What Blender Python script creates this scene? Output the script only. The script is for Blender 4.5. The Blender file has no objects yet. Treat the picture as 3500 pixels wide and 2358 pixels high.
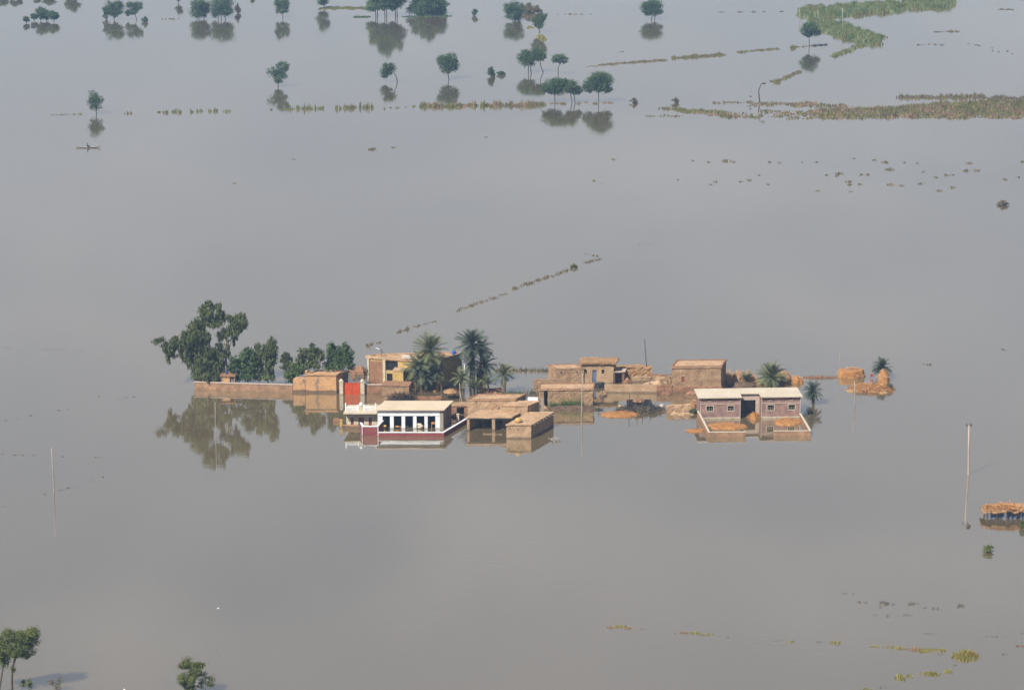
import bpy, bmesh, math, random
from mathutils import Vector, noise
R = math.radians
random.seed(7)
S = bpy.context.scene
COL = S.collection

# ------------------------------------------------------------------ camera
F_PX, CAM_H, PITCH = 9630.0, 117.0, R(13.65)
cam_d = bpy.data.cameras.new("camera"); cam = bpy.data.objects.new("camera", cam_d); COL.objects.link(cam)
cam.location = (0, 0, CAM_H); cam.rotation_euler = (R(90) - PITCH, 0, 0)
cam_d.sensor_width = 36.0; cam_d.sensor_fit = 'HORIZONTAL'; cam_d.lens = 36.0 * F_PX / 3500.0
cam_d.clip_start = 1.0; cam_d.clip_end = 40000.0
S.camera = cam
# ------------------------------------------------------------------ sky, sun, exposure
SUN_AZ, SUN_EL = R(38), R(46)        # sun behind the camera, to the left
to_sun = Vector((-math.sin(SUN_AZ) * math.cos(SUN_EL), -math.cos(SUN_AZ) * math.cos(SUN_EL), math.sin(SUN_EL)))
W = bpy.data.worlds.new("World"); S.world = W; W.use_nodes = True
wn = W.node_tree.nodes; wl = W.node_tree.links
sky = wn.new('ShaderNodeTexSky'); sky.sky_type = 'NISHITA'; sky.sun_disc = False
sky.sun_elevation = SUN_EL; sky.sun_rotation = math.atan2(to_sun.x, to_sun.y)
sky.air_density = 1.0; sky.dust_density = 2.5; sky.ozone_density = 1.0
VEIL = (6.6, 6.15, 5.65)
bg = wn['Background']; bg.inputs['Strength'].default_value = 0.05
# pale haze veil that thickens towards the horizon, with soft even cloud over the whole sky
tc = wn.new('ShaderNodeTexCoord'); mp = wn.new('ShaderNodeMapping'); mp.inputs['Scale'].default_value = (1.0, 1.0, 2.6)
nz = wn.new('ShaderNodeTexNoise'); nz.inputs['Scale'].default_value = 9.0; nz.inputs['Detail'].default_value = 3
cr = wn.new('ShaderNodeMapRange'); cr.inputs[1].default_value = 0.5; cr.inputs[2].default_value = 0.75; cr.inputs[3].default_value = 0.0; cr.inputs[4].default_value = 0.26
sx = wn.new('ShaderNodeSeparateXYZ'); om = wn.new('ShaderNodeMath'); om.operation = 'SUBTRACT'; om.inputs[0].default_value = 1.0; om.use_clamp = True
pw = wn.new('ShaderNodeMath'); pw.operation = 'POWER'; pw.inputs[1].default_value = 1.7
ml = wn.new('ShaderNodeMath'); ml.operation = 'MULTIPLY_ADD'; ml.inputs[1].default_value = 0.9; ml.use_clamp = True
mx = wn.new('ShaderNodeMixRGB'); mx.blend_type = 'MIX'; mx.inputs[2].default_value = (VEIL[0], VEIL[1], VEIL[2], 1)
wl.new(tc.outputs['Generated'], mp.inputs[0]); wl.new(mp.outputs[0], nz.inputs['Vector']); wl.new(nz.outputs[0], cr.inputs[0])
wl.new(tc.outputs['Generated'], sx.inputs[0]); wl.new(sx.outputs[2], om.inputs[1]); wl.new(om.outputs[0], pw.inputs[0]); wl.new(pw.outputs[0], ml.inputs[0]); ml.inputs[2].default_value = 0.0
wl.new(ml.outputs[0], mx.inputs[0]); wl.new(sky.outputs[0], mx.inputs[1]); mc = wn.new('ShaderNodeMixRGB'); mc.inputs[2].default_value = (9.6, 8.9, 8.2, 1); wl.new(cr.outputs[0], mc.inputs[0]); wl.new(mx.outputs[0], mc.inputs[1]); wl.new(mc.outputs[0], bg.inputs['Color'])
sun_d = bpy.data.lights.new("sun", 'SUN'); sun_d.energy = 5.0; sun_d.angle = R(0.5); sun_d.color = (1.0, 0.945, 0.86)
sun = bpy.data.objects.new("sun", sun_d); COL.objects.link(sun)
sun.rotation_euler = (-to_sun).to_track_quat('-Z', 'Y').to_euler(); sun.location = (0, 0, 300)
vs = S.view_settings
S.display_settings.display_device = 'sRGB'; vs.view_transform = 'Standard'; vs.look = 'None'; vs.gamma = 1; vs.use_curve_mapping = False
vs.exposure = 0.68
S.render.engine = 'CYCLES'
S.cycles.volume_bounces = 1; S.cycles.max_bounces = 8; S.cycles.diffuse_bounces = 3; S.cycles.glossy_bounces = 3
S.cycles.use_denoising = True; S.cycles.caustics_reflective = False; S.cycles.caustics_refractive = False

# ------------------------------------------------------------------ pixel -> place
cp, sp = math.cos(PITCH), math.sin(PITCH)
def ray(px, py):
    dx = (px - 1750.0) / F_PX; dy = (1179.0 - py) / F_PX
    return Vector((dx, cp + dy * sp, -sp + dy * cp))
def gp(px, py, z=0.0):                       # point on the water (or at height z)
    d = ray(px, py); t = (z - CAM_H) / d.z
    return Vector((d.x * t, d.y * t, z))
def vp(px, py, Y):                           # point at the distance Y of something already placed
    d = ray(px, py); t = Y / d.y
    return Vector((d.x * t, Y, CAM_H + d.z * t))
def mpp(py):                                 # metres per pixel for a thing whose foot is at row py
    p = gp(1750, py); return (p.y * cp + CAM_H * sp) / F_PX

# ------------------------------------------------------------------ mesh helpers
BASE = {}
class MB:
    def __init__(s): s.v = []; s.f = []; s.m = []
    def add(s, vs_, fs, mi=0):
        o = len(s.v); s.v += [Vector(a) for a in vs_]
        for f in fs: s.f.append([i + o for i in f]); s.m.append(mi)
    def obox(s, o, ux, uy, uz, mi=0):
        o, ux, uy, uz = Vector(o), Vector(ux), Vector(uy), Vector(uz)
        P = [o, o + ux, o + ux + uy, o + uy]; P += [p + uz for p in P]
        s.add(P, [(0, 3, 2, 1), (4, 5, 6, 7), (0, 1, 5, 4), (1, 2, 6, 5), (2, 3, 7, 6), (3, 0, 4, 7)], mi)
    def box(s, c, d, mi=0):
        s.obox((c[0] - d[0] / 2, c[1] - d[1] / 2, c[2] - d[2] / 2), (d[0], 0, 0), (0, d[1], 0), (0, 0, d[2]), mi)
    def prism(s, poly, z0, z1, mi=0):
        n = len(poly); P = [Vector((p[0], p[1], z0)) for p in poly] + [Vector((p[0], p[1], z1)) for p in poly]
        s.add(P, [tuple(range(n - 1, -1, -1)), tuple(range(n, 2 * n))] + [(i, (i + 1) % n, n + (i + 1) % n, n + i) for i in range(n)], mi)
    def tube(s, pts, rad, n=7, mi=0):
        pts = [Vector(p) for p in pts]; rings = []
        if not isinstance(rad, (list, tuple)): rad = [rad] * len(pts)
        for i, p in enumerate(pts):
            d = (pts[min(i + 1, len(pts) - 1)] - pts[max(i - 1, 0)])
            d = d.normalized() if d.length > 1e-6 else Vector((0, 0, 1))
            a = d.cross(Vector((0, 1, 0.13))).normalized(); b = d.cross(a)
            rings.append([p + (a * math.cos(2 * math.pi * k / n) + b * math.sin(2 * math.pi * k / n)) * rad[i] for k in range(n)])
        P = [q for r in rings for q in r]; fs = []
        for i in range(len(rings) - 1):
            for k in range(n):
                fs.append((i * n + k, i * n + (k + 1) % n, (i + 1) * n + (k + 1) % n, (i + 1) * n + k))
        fs.append(tuple(range(n - 1, -1, -1))); fs.append(tuple((len(rings) - 1) * n + k for k in range(n)))
        s.add(P, fs, mi)
    def lathe(s, c, prof, n=14, mi=0):
        P = [Vector((c[0] + r * math.cos(2 * math.pi * k / n), c[1] + r * math.sin(2 * math.pi * k / n), c[2] + z)) for r, z in prof for k in range(n)]
        m = len(prof); fs = [(i * n + k, i * n + (k + 1) % n, (i + 1) * n + (k + 1) % n, (i + 1) * n + k) for i in range(m - 1) for k in range(n)]
        fs += [tuple(range(n - 1, -1, -1)), tuple((m - 1) * n + k for k in range(n))]
        s.add(P, fs, mi)
    def wall(s, A, B, z0, z1, t, ops=(), mi=0):
        """upright wall from A to B, t thick towards its left, with real rectangular openings (u0,u1,z0,z1)"""
        A = Vector((A[0], A[1], 0)); B = Vector((B[0], B[1], 0)); L = (B - A).length; d = (B - A) / L; nrm = Vector((-d.y, d.x, 0))
        us = sorted(set([0.0, L] + [min(max(x, 0), L) for o in ops for x in o[:2]])); zs = sorted(set([z0, z1] + [min(max(x, z0), z1) for o in ops for x in o[2:]]))
        def solid(i, j):
            if i < 0 or j < 0 or i >= len(us) - 1 or j >= len(zs) - 1: return False
            u = (us[i] + us[i + 1]) / 2; z = (zs[j] + zs[j + 1]) / 2
            return not any(o[0] < u < o[1] and o[2] < z < o[3] for o in ops)
        def P(i, j, k): return A + d * us[i] + nrm * (t * k) + Vector((0, 0, zs[j]))
        for i in range(len(us) - 1):
            for j in range(len(zs) - 1):
                if not solid(i, j): continue
                s.add([P(i, j, 0), P(i + 1, j, 0), P(i + 1, j + 1, 0), P(i, j + 1, 0)], [(0, 1, 2, 3)], mi)
                s.add([P(i, j, 1), P(i + 1, j, 1), P(i + 1, j + 1, 1), P(i, j + 1, 1)], [(3, 2, 1, 0)], mi)
                if not solid(i - 1, j): s.add([P(i, j, 0), P(i, j + 1, 0), P(i, j + 1, 1), P(i, j, 1)], [(0, 1, 2, 3)], mi)
                if not solid(i + 1, j): s.add([P(i + 1, j, 0), P(i + 1, j + 1, 0), P(i + 1, j + 1, 1), P(i + 1, j, 1)], [(3, 2, 1, 0)], mi)
                if not solid(i, j - 1): s.add([P(i, j, 0), P(i + 1, j, 0), P(i + 1, j, 1), P(i, j, 1)], [(3, 2, 1, 0)], mi)
                if not solid(i, j + 1): s.add([P(i, j + 1, 0), P(i + 1, j + 1, 0), P(i + 1, j + 1, 1), P(i, j + 1, 1)], [(0, 1, 2, 3)], mi)
    def build(s, name, mat, parent=None, base=None, smooth=False, weather=None, merge=False):
        b = BASE[parent.name] if parent is not None else (Vector(base) if base is not None else Vector((0, 0, 0)))
        me = bpy.data.meshes.new(name); me.from_pydata([v - b for v in s.v], [], s.f)
        mats = mat if isinstance(mat, (list, tuple)) else [mat]
        for m in mats: me.materials.append(m)
        if len(mats) > 1: me.polygons.foreach_set('material_index', s.m)
        if weather or merge:
            bm = bmesh.new(); bm.from_mesh(me); bmesh.ops.remove_doubles(bm, verts=bm.verts, dist=0.002)
            if weather:
                amp, seg = weather
                for _ in range(5):
                    le = [e for e in bm.edges if e.calc_length() > seg * 1.5]
                    if not le or len(bm.verts) > 9000: break
                    bmesh.ops.subdivide_edges(bm, edges=le, cuts=1, use_grid_fill=True)
                for v in bm.verts:
                    w = v.co + b
                    v.co += (noise.noise_vector(w * 0.9) * 0.6 + noise.noise_vector(w * 2.7) * 0.5) * amp
            bmesh.ops.recalc_face_normals(bm, faces=bm.faces); bm.to_mesh(me); bm.free()
        if smooth: me.polygons.foreach_set('use_smooth', [True] * len(me.polygons))
        me.update()
        o = bpy.data.objects.new(name, me); COL.objects.link(o)
        if parent is not None: o.parent = parent
        else: o.location = b
        BASE[o.name] = b
        return o
def tag(o, label, cat, group=None):
    o['label'] = label; o['category'] = cat; o['kind'] = 'thing'
    if group: o['group'] = group
    return o
def thing(name, label, cat, base, group=None):
    o = bpy.data.objects.new(name, None); COL.objects.link(o); o.location = base; BASE[o.name] = Vector(base); o.empty_display_size = 0.3
    return tag(o, label, cat, group)
def clone(src, name, parent, off):
    o = bpy.data.objects.new(name, src.data); COL.objects.link(o); o.parent = parent; o.location = off; BASE[o.name] = BASE[parent.name]
    return o
def offset_poly(poly, d):                     # grow a convex ccw polygon by d (number or one per edge)
    n = len(poly); ds = d if isinstance(d, (list, tuple)) else [d] * n; lines = []
    for i in range(n):
        a = Vector((poly[i][0], poly[i][1])); b = Vector((poly[(i + 1) % n][0], poly[(i + 1) % n][1])); t = (b - a).normalized()
        lines.append((a + Vector((t.y, -t.x)) * ds[i], t))
    out = []
    for i in range(n):
        (p, t), (q, u) = lines[i - 1], lines[i]
        den = t.x * u.y - t.y * u.x; w = q - p; k = (w.x * u.y - w.y * u.x) / den
        out.append(p + t * k)
    return out
def on_wall(A, B, px, py):                   # where a pixel meets the upright plane through A and B: (distance along, height)
    A = Vector((A[0], A[1], 0)); B = Vector((B[0], B[1], 0)); d = (B - A).normalized(); nrm = Vector((-d.y, d.x, 0))
    r = ray(px, py); o = Vector((0, 0, CAM_H)); t = (A - o).dot(nrm) / r.dot(nrm); p = o + r * t
    return (p - A).dot(d), p.z
def op_px(A, B, x0, y0, x1, y1, zmin=None):
    u0, z1 = on_wall(A, B, x0, y0); u1, z0 = on_wall(A, B, x1, y1)
    return (min(u0, u1), max(u0, u1), zmin if zmin is not None else z0, z1)

# ------------------------------------------------------------------ materials
def mat_new(name):
    m = bpy.data.materials.new(name); m.use_nodes = True; nt = m.node_tree; return m, nt.nodes, nt.links, nt.nodes['Principled BSDF']
def N(nodes, typ, **kw):
    n = nodes.new(typ)
    for k, v in kw.items(): n.inputs[k.replace('_', ' ')].default_value = v
    return n
def earth(name, c1, c2, scale=0.5, rough=0.95, bump=0.25, tide=None, c3=None, streak=False, alb=0.66, grain=(0.6, 1.28)):
    """mud, plaster or straw: blotchy two/three tone colour, fine relief, optional damp tide line above the flood"""
    m, n, l, b = mat_new(name); c1, c2, c3 = [tuple(x * alb for x in c) if c else None for c in (c1, c2, c3)]
    g = n.new('ShaderNodeNewGeometry'); nz1 = N(n, 'ShaderNodeTexNoise', Scale=scale, Detail=6.0, Roughness=0.62)
    if streak:
        mpn = n.new('ShaderNodeMapping'); mpn.inputs['Scale'].default_value = (1, 1, 0.6); l.new(g.outputs['Position'], mpn.inputs[0]); l.new(mpn.outputs[0], nz1.inputs['Vector'])
    else: l.new(g.outputs['Position'], nz1.inputs['Vector'])
    r = n.new('ShaderNodeValToRGB'); e = r.color_ramp.elements
    e[0].position = 0.36; e[0].color = (*c1, 1); e[1].position = 0.64 if not c3 else 0.5; e[1].color = (*c2, 1)
    if c3: k = e.new(0.535); k.color = (*c3, 1)
    l.new(nz1.outputs[0], r.inputs[0]); out = r.outputs[0]
    nz2 = N(n, 'ShaderNodeTexNoise', Scale=scale * 9, Detail=3.0); l.new(g.outputs['Position'], nz2.inputs['Vector'])
    mr = n.new('ShaderNodeMapRange'); mr.inputs[1].default_value = 0.3; mr.inputs[2].default_value = 0.7; mr.inputs[3].default_value = grain[0]; mr.inputs[4].default_value = grain[1]
    l.new(nz2.outputs[0], mr.inputs[0])
    mm = n.new('ShaderNodeMixRGB'); mm.blend_type = 'MULTIPLY'; mm.inputs[0].default_value = 1; l.new(out, mm.inputs[1]); l.new(mr.outputs[0], mm.inputs[2]); out = mm.outputs[0]
    if tide:
        zt, amt = tide
        sx = n.new('ShaderNodeSeparateXYZ'); l.new(g.outputs['Position'], sx.inputs[0])
        nz3 = N(n, 'ShaderNodeTexNoise', Scale=0.8, Detail=3.0); l.new(g.outputs['Position'], nz3.inputs['Vector'])
        ma = n.new('ShaderNodeMath'); ma.operation = 'MULTIPLY_ADD'; ma.inputs[1].default_value = 0.5; l.new(nz3.outputs[0], ma.inputs[0]); ma.inputs[2].default_value = -0.25
        ad = n.new('ShaderNodeMath'); ad.operation = 'ADD'; l.new(sx.outputs[2], ad.inputs[0]); l.new(ma.outputs[0], ad.inputs[1])
        m2 = n.new('ShaderNodeMapRange'); m2.inputs[1].default_value = zt - 0.08; m2.inputs[2].default_value = zt + 0.1; m2.inputs[3].default_value = amt; m2.inputs[4].default_value = 0
        l.new(ad.outputs[0], m2.inputs[0])
        m3 = n.new('ShaderNodeMixRGB'); m3.inputs[2].default_value = (0.075, 0.055, 0.04, 1); l.new(m2.outputs[0], m3.inputs[0]); l.new(out, m3.inputs[1]); out = m3.outputs[0]
    l.new(out, b.inputs['Base Color']); b.inputs['Roughness'].default_value = rough; b.inputs['Specular IOR Level'].default_value = 0.15
    bp = N(n, 'ShaderNodeBump', Strength=bump, Distance=0.1); l.new(nz2.outputs[0], bp.inputs['Height']); l.new(bp.outputs[0], b.inputs['Normal'])
    return m
def brick_mat(name, c1, c2, mortar):
    m, n, l, b = mat_new(name)
    g = n.new('ShaderNodeNewGeometry'); sx = n.new('ShaderNodeSeparateXYZ'); l.new(g.outputs['Position'], sx.inputs[0])
    ad = n.new('ShaderNodeMath'); l.new(sx.outputs[0], ad.inputs[0]); l.new(sx.outputs[1], ad.inputs[1])
    cb = n.new('ShaderNodeCombineXYZ'); l.new(ad.outputs[0], cb.inputs[0]); l.new(sx.outputs[2], cb.inputs[1])
    bt = N(n, 'ShaderNodeTexBrick', Color1=(*c1, 1), Color2=(*c2, 1), Mortar=(*mortar, 1), Scale=1.0); bt.inputs['Brick Width'].default_value = 0.24; bt.inputs['Row Height'].default_value = 0.085; bt.inputs['Mortar Size'].default_value = 0.012
    l.new(cb.outputs[0], bt.inputs['Vector'])
    nz = N(n, 'ShaderNodeTexNoise', Scale=1.1, Detail=5.0); l.new(g.outputs['Position'], nz.inputs['Vector'])
    mr = n.new('ShaderNodeMapRange'); mr.inputs[1].default_value = 0.3; mr.inputs[2].default_value = 0.7; mr.inputs[3].default_value = 0.65; mr.inputs[4].default_value = 1.25; l.new(nz.outputs[0], mr.inputs[0])
    mm = n.new('ShaderNodeMixRGB'); mm.blend_type = 'MULTIPLY'; mm.inputs[0].default_value = 1; l.new(bt.outputs[0], mm.inputs[1]); l.new(mr.outputs[0], mm.inputs[2])
    l.new(mm.outputs[0], b.inputs['Base Color']); b.inputs['Roughness'].default_value = 0.9; b.inputs['Specular IOR Level'].default_value = 0.2
    bp = N(n, 'ShaderNodeBump', Strength=0.4, Distance=0.02); l.new(bt.outputs['Fac'], bp.inputs['Height']); bp.invert = True; l.new(bp.outputs[0], b.inputs['Normal'])
    return m
def leaf_mat(name, c1, c2, c3=None, trans=0.25):
    m, n, l, b = mat_new(name)
    g = n.new('ShaderNodeNewGeometry'); r = n.new('ShaderNodeValToRGB'); e = r.color_ramp.elements
    e[0].color = (*c1, 1); e[1].color = (*c2, 1)
    if c3: k = e.new(0.85); k.color = (*c3, 1)
    nz = N(n, 'ShaderNodeTexNoise', Scale=0.45, Detail=2.0); l.new(g.outputs['Position'], nz.inputs['Vector'])
    ma = n.new('ShaderNodeMath'); ma.operation = 'MULTIPLY_ADD'; ma.inputs[1].default_value = 0.6; l.new(g.outputs['Random Per Island'], ma.inputs[0])
    mb = n.new('ShaderNodeMath'); mb.operation = 'MULTIPLY_ADD'; mb.inputs[1].default_value = 1.2; mb.inputs[2].default_value = -0.4; l.new(nz.outputs[0], mb.inputs[0]); l.new(mb.outputs[0], ma.inputs[2])
    l.new(ma.outputs[0], r.inputs[0]); l.new(r.outputs[0], b.inputs['Base Color']); b.inputs['Roughness'].default_value = 0.6; b.inputs['Specular IOR Level'].default_value = 0.25
    tr = n.new('ShaderNodeBsdfTranslucent'); l.new(r.outputs[0], tr.inputs[0]); ms = n.new('ShaderNodeMixShader'); ms.inputs[0].default_value = trans
    l.new(b.outputs[0], ms.inputs[1]); l.new(tr.outputs[0], ms.inputs[2]); l.new(ms.outputs[0], n['Material Output'].inputs[0])
    return m
M = {}
M['mud'] = earth('mud', (0.34, 0.215, 0.125), (0.50, 0.33, 0.195), 0.6, tide=(0.25, 0.65))
M['mud_pale'] = earth('mud_pale', (0.44, 0.29, 0.17), (0.60, 0.41, 0.25), 0.6, tide=(0.22, 0.65), grain=(0.72, 1.18))
M['mud_roof'] = earth('mud_roof', (0.40, 0.255, 0.15), (0.56, 0.38, 0.235), 0.7, alb=0.78)
M['mud_red'] = earth('mud_red', (0.30, 0.15, 0.085), (0.42, 0.24, 0.14), 0.8, tide=(0.2, 0.4))
M['mud_dark'] = earth('mud_dark', (0.13, 0.085, 0.055), (0.22, 0.14, 0.09), 0.9)
M['plaster_orange'] = earth('plaster_orange', (0.62, 0.36, 0.17), (0.56, 0.32, 0.16), 0.3, tide=(0.42, 0.8), c3=(0.24, 0.19, 0.15), streak=True, alb=0.75, grain=(0.82, 1.12))
M['plaster_yellow'] = earth('plaster_yellow', (0.66, 0.45, 0.16), (0.58, 0.40, 0.15), 0.6, tide=(0.2, 0.5))
M['cream'] = earth('cream', (0.66, 0.56, 0.40), (0.74, 0.66, 0.50), 0.9, bump=0.1, tide=(0.12, 0.5))
M['brick_wall'] = brick_mat('brick_wall', (0.21, 0.105, 0.085), (0.27, 0.145, 0.118), (0.26, 0.205, 0.18))
M['brick_orange'] = brick_mat('brick_orange', (0.25, 0.125, 0.065), (0.31, 0.17, 0.09), (0.29, 0.21, 0.14))
M['render_strip'] = earth('render_strip', (0.56, 0.44, 0.36), (0.62, 0.50, 0.42), 1.2, bump=0.1)
M['white_paint'] = earth('white_paint', (0.62, 0.63, 0.66), (0.78, 0.78, 0.80), 0.7, rough=0.7, bump=0.08, tide=(0.15, 0.5), alb=0.9, grain=(0.9, 1.06))
M['white_roof'] = earth('white_roof', (0.64, 0.52, 0.38), (0.72, 0.60, 0.45), 0.35, bump=0.1, alb=0.72, grain=(0.88, 1.08))
M['pale_roof'] = earth('pale_roof', (0.70, 0.60, 0.46), (0.78, 0.69, 0.55), 0.35, bump=0.1, alb=0.6, grain=(0.88, 1.08))
M['maroon'] = earth('maroon', (0.26, 0.07, 0.07), (0.34, 0.10, 0.095), 0.9, rough=0.8, bump=0.1, tide=(0.06, 0.3))
M['gate_red'] = earth('gate_red', (0.66, 0.085, 0.022), (0.72, 0.11, 0.03), 0.8, rough=0.55, bump=0.05)
M['straw'] = earth('straw', (0.43, 0.195, 0.065), (0.54, 0.275, 0.10), 1.4, bump=0.5)
M['thatch'] = earth('thatch', (0.36, 0.21, 0.105), (0.52, 0.31, 0.155), 1.6, bump=0.6)
M['wood'] = earth('wood', (0.10, 0.065, 0.04), (0.17, 0.11, 0.07), 1.5)
M['wood_red'] = earth('wood_red', (0.26, 0.07, 0.05), (0.32, 0.10, 0.07), 1.5, rough=0.7)
M['pale_wood'] = earth('pale_wood', (0.42, 0.37, 0.30), (0.55, 0.49, 0.41), 2.0)
M['bark'] = earth('bark', (0.07, 0.05, 0.035), (0.13, 0.095, 0.065), 2.0)
M['bark_pale'] = earth('bark_pale', (0.42, 0.38, 0.31), (0.60, 0.55, 0.46), 1.5)
M['palm_trunk'] = earth('palm_trunk', (0.12, 0.085, 0.06), (0.22, 0.16, 0.11), 3.0)
M['concrete'] = earth('concrete', (0.36, 0.33, 0.28), (0.44, 0.40, 0.34), 1.5, bump=0.1)
M['concrete_warm'] = earth('concrete_warm', (0.54, 0.43, 0.35), (0.62, 0.50, 0.42), 1.5, bump=0.1)
M['iron'] = earth('iron', (0.05, 0.05, 0.055), (0.09, 0.085, 0.08), 3.0, rough=0.6)
M['blue_plastic'] = earth('blue_plastic', (0.01, 0.10, 0.52), (0.015, 0.13, 0.6), 1.0, rough=0.45, bump=0.02)
M['white_cloth'] = earth('white_cloth', (0.72, 0.70, 0.66), (0.8, 0.79, 0.76), 2.0, alb=0.9)
M['yellow_sack'] = earth('yellow_sack', (0.60, 0.36, 0.10), (0.68, 0.45, 0.16), 2.0)
M['tarp_blue'] = earth('tarp_blue', (0.13, 0.17, 0.30), (0.20, 0.25, 0.40), 1.2, rough=0.5)
M['tarp_or_shade_dark'] = earth('tarp_or_shade_dark', (0.012, 0.014, 0.022), (0.03, 0.03, 0.038), 1.2, rough=0.6)  # near-black for dark goods; also paints the shade inside two houses' openings
M['red_cloth'] = earth('red_cloth', (0.5, 0.04, 0.03), (0.58, 0.07, 0.05), 2.0)
M['skin'] = earth('skin', (0.22, 0.12, 0.075), (0.26, 0.15, 0.095), 3.0, rough=0.6)
M['leaf_euc'] = leaf_mat('leaf_euc', (0.03, 0.047, 0.018), (0.072, 0.098, 0.033), (0.13, 0.15, 0.055))
M['leaf_dark'] = leaf_mat('leaf_dark', (0.018, 0.042, 0.014), (0.045, 0.085, 0.022), (0.085, 0.13, 0.04))
M['leaf_bright'] = leaf_mat('leaf_bright', (0.035, 0.075, 0.018), (0.08, 0.13, 0.03), (0.13, 0.17, 0.05))
M['leaf_far'] = leaf_mat('leaf_far', (0.010, 0.032, 0.016), (0.036, 0.08, 0.028), (0.085, 0.14, 0.045))
M['leaf_acacia'] = leaf_mat('leaf_acacia', (0.035, 0.06, 0.012), (0.085, 0.115, 0.022), (0.15, 0.17, 0.045))
M['leaf_brown'] = leaf_mat('leaf_brown', (0.07, 0.055, 0.035), (0.12, 0.095, 0.055), (0.17, 0.14, 0.08))
M['frond'] = leaf_mat('frond', (0.05, 0.07, 0.03), (0.105, 0.13, 0.055), (0.17, 0.18, 0.085))
M['frond_dark'] = leaf_mat('frond_dark', (0.025, 0.045, 0.035), (0.05, 0.075, 0.05), (0.09, 0.11, 0.07))
M['frond_dry'] = leaf_mat('frond_dry', (0.20, 0.15, 0.08), (0.34, 0.26, 0.15), (0.42, 0.34, 0.22))
M['frond_orange'] = leaf_mat('frond_orange', (0.36, 0.17, 0.06), (0.48, 0.25, 0.09))
M['reed_green'] = leaf_mat('reed_green', (0.065, 0.08, 0.018), (0.135, 0.145, 0.035), (0.2, 0.19, 0.055), trans=0.3)
M['reed_olive'] = leaf_mat('reed_olive', (0.08, 0.082, 0.036), (0.145, 0.14, 0.06), (0.21, 0.17, 0.085), trans=0.3)
M['reed_red'] = leaf_mat('reed_red', (0.18, 0.12, 0.075), (0.25, 0.165, 0.1), (0.3, 0.2, 0.13), trans=0.3)
M['reed_yellow'] = leaf_mat('reed_yellow', (0.11, 0.13, 0.022), (0.21, 0.23, 0.04), (0.31, 0.26, 0.06), trans=0.3)
M['reed_pale'] = leaf_mat('reed_pale', (0.085, 0.12, 0.04), (0.15, 0.19, 0.07), (0.21, 0.24, 0.1), trans=0.3)
M['reed_tan'] = leaf_mat('reed_tan', (0.40, 0.22, 0.11), (0.54, 0.33, 0.18), (0.6, 0.4, 0.24), trans=0.2)
M['twig'] = leaf_mat('twig', (0.05, 0.045, 0.035), (0.09, 0.08, 0.06), trans=0.0)

# ------------------------------------------------------------------ water
m, n, l, b = mat_new('flood_water')
g = n.new('ShaderNodeNewGeometry')
mps = n.new('ShaderNodeMapping'); mps.inputs['Scale'].default_value = (0.011, 0.006, 1); mps.inputs['Rotation'].default_value = (0, 0, R(12)); l.new(g.outputs['Position'], mps.inputs[0])
nzs = N(n, 'ShaderNodeTexNoise', Scale=1.0, Detail=5.0, Distortion=0.6); l.new(mps.outputs[0], nzs.inputs['Vector'])
r = n.new('ShaderNodeValToRGB'); r.color_ramp.elements[0].position = 0.36; r.color_ramp.elements[1].position = 0.68
r.color_ramp.elements[0].color = (0.104, 0.080, 0.040, 1); r.color_ramp.elements[1].color = (0.150, 0.115, 0.064, 1)
l.new(nzs.outputs[0], r.inputs[0]); l.new(r.outputs[0], b.inputs['Base Color'])
b.inputs['Roughness'].default_value = 0.5; b.inputs['Specular IOR Level'].default_value = 0.0
mpw = n.new('ShaderNodeMapping'); mpw.inputs['Scale'].default_value = (0.35, 0.9, 1); l.new(g.outputs['Position'], mpw.inputs[0])
nzw = N(n, 'ShaderNodeTexNoise', Scale=1.0, Detail=3.0); l.new(mpw.outputs[0], nzw.inputs['Vector'])
bpw = N(n, 'ShaderNodeBump', Strength=0.09, Distance=0.08); l.new(nzw.outputs[0], bpw.inputs['Height'])
gl = N(n, 'ShaderNodeBsdfGlossy', Roughness=0.05); gl.inputs['Color'].default_value = (1, 1, 1, 1); l.new(bpw.outputs[0], gl.inputs['Normal'])
lw = n.new('ShaderNodeLayerWeight'); lw.inputs['Blend'].default_value = 0.5; pw = n.new('ShaderNodeMath'); pw.operation = 'POWER'; pw.inputs[1].default_value = 3.0   # Fresnel: more mirror-like at grazing angles
ma = n.new('ShaderNodeMath'); ma.operation = 'MULTIPLY_ADD'; ma.inputs[1].default_value = 0.64; ma.inputs[2].default_value = 0.31; ma.use_clamp = True
l.new(lw.outputs['Facing'], pw.inputs[0]); l.new(pw.outputs[0], ma.inputs[0]); ms = n.new('ShaderNodeMixShader')
l.new(ma.outputs[0], ms.inputs[0]); l.new(b.outputs[0], ms.inputs[1]); l.new(gl.outputs[0], ms.inputs[2]); l.new(ms.outputs[0], n['Material Output'].inputs[0])
M['water'] = m
mb = MB(); mb.add([(-9000, -2000, 0), (9000, -2000, 0), (9000, 16000, 0), (-9000, 16000, 0)], [(0, 1, 2, 3)])
water = mb.build('water', M['water']); water['kind'] = 'structure'; water['label'] = 'calm grey brown flood water over the whole plain'

# ------------------------------------------------------------------ haze
mh = bpy.data.materials.new('haze_air'); mh.use_nodes = True; nt = mh.node_tree; nt.nodes.remove(nt.nodes['Principled BSDF'])
pv = nt.nodes.new('ShaderNodeVolumePrincipled'); pv.inputs['Color'].default_value = (0.38, 0.62, 1.0, 1); pv.inputs['Density'].default_value = 0.00015; pv.inputs['Anisotropy'].default_value = 0.2
nt.links.new(pv.outputs[0], nt.nodes['Material Output'].inputs['Volume'])
mb = MB(); mb.box((0, 7000, 64.5), (18400, 18400, 131)); haze = mb.build('haze', mh); haze['kind'] = 'stuff'; haze['label'] = 'thin pale blue haze over the flooded plain'

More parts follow.
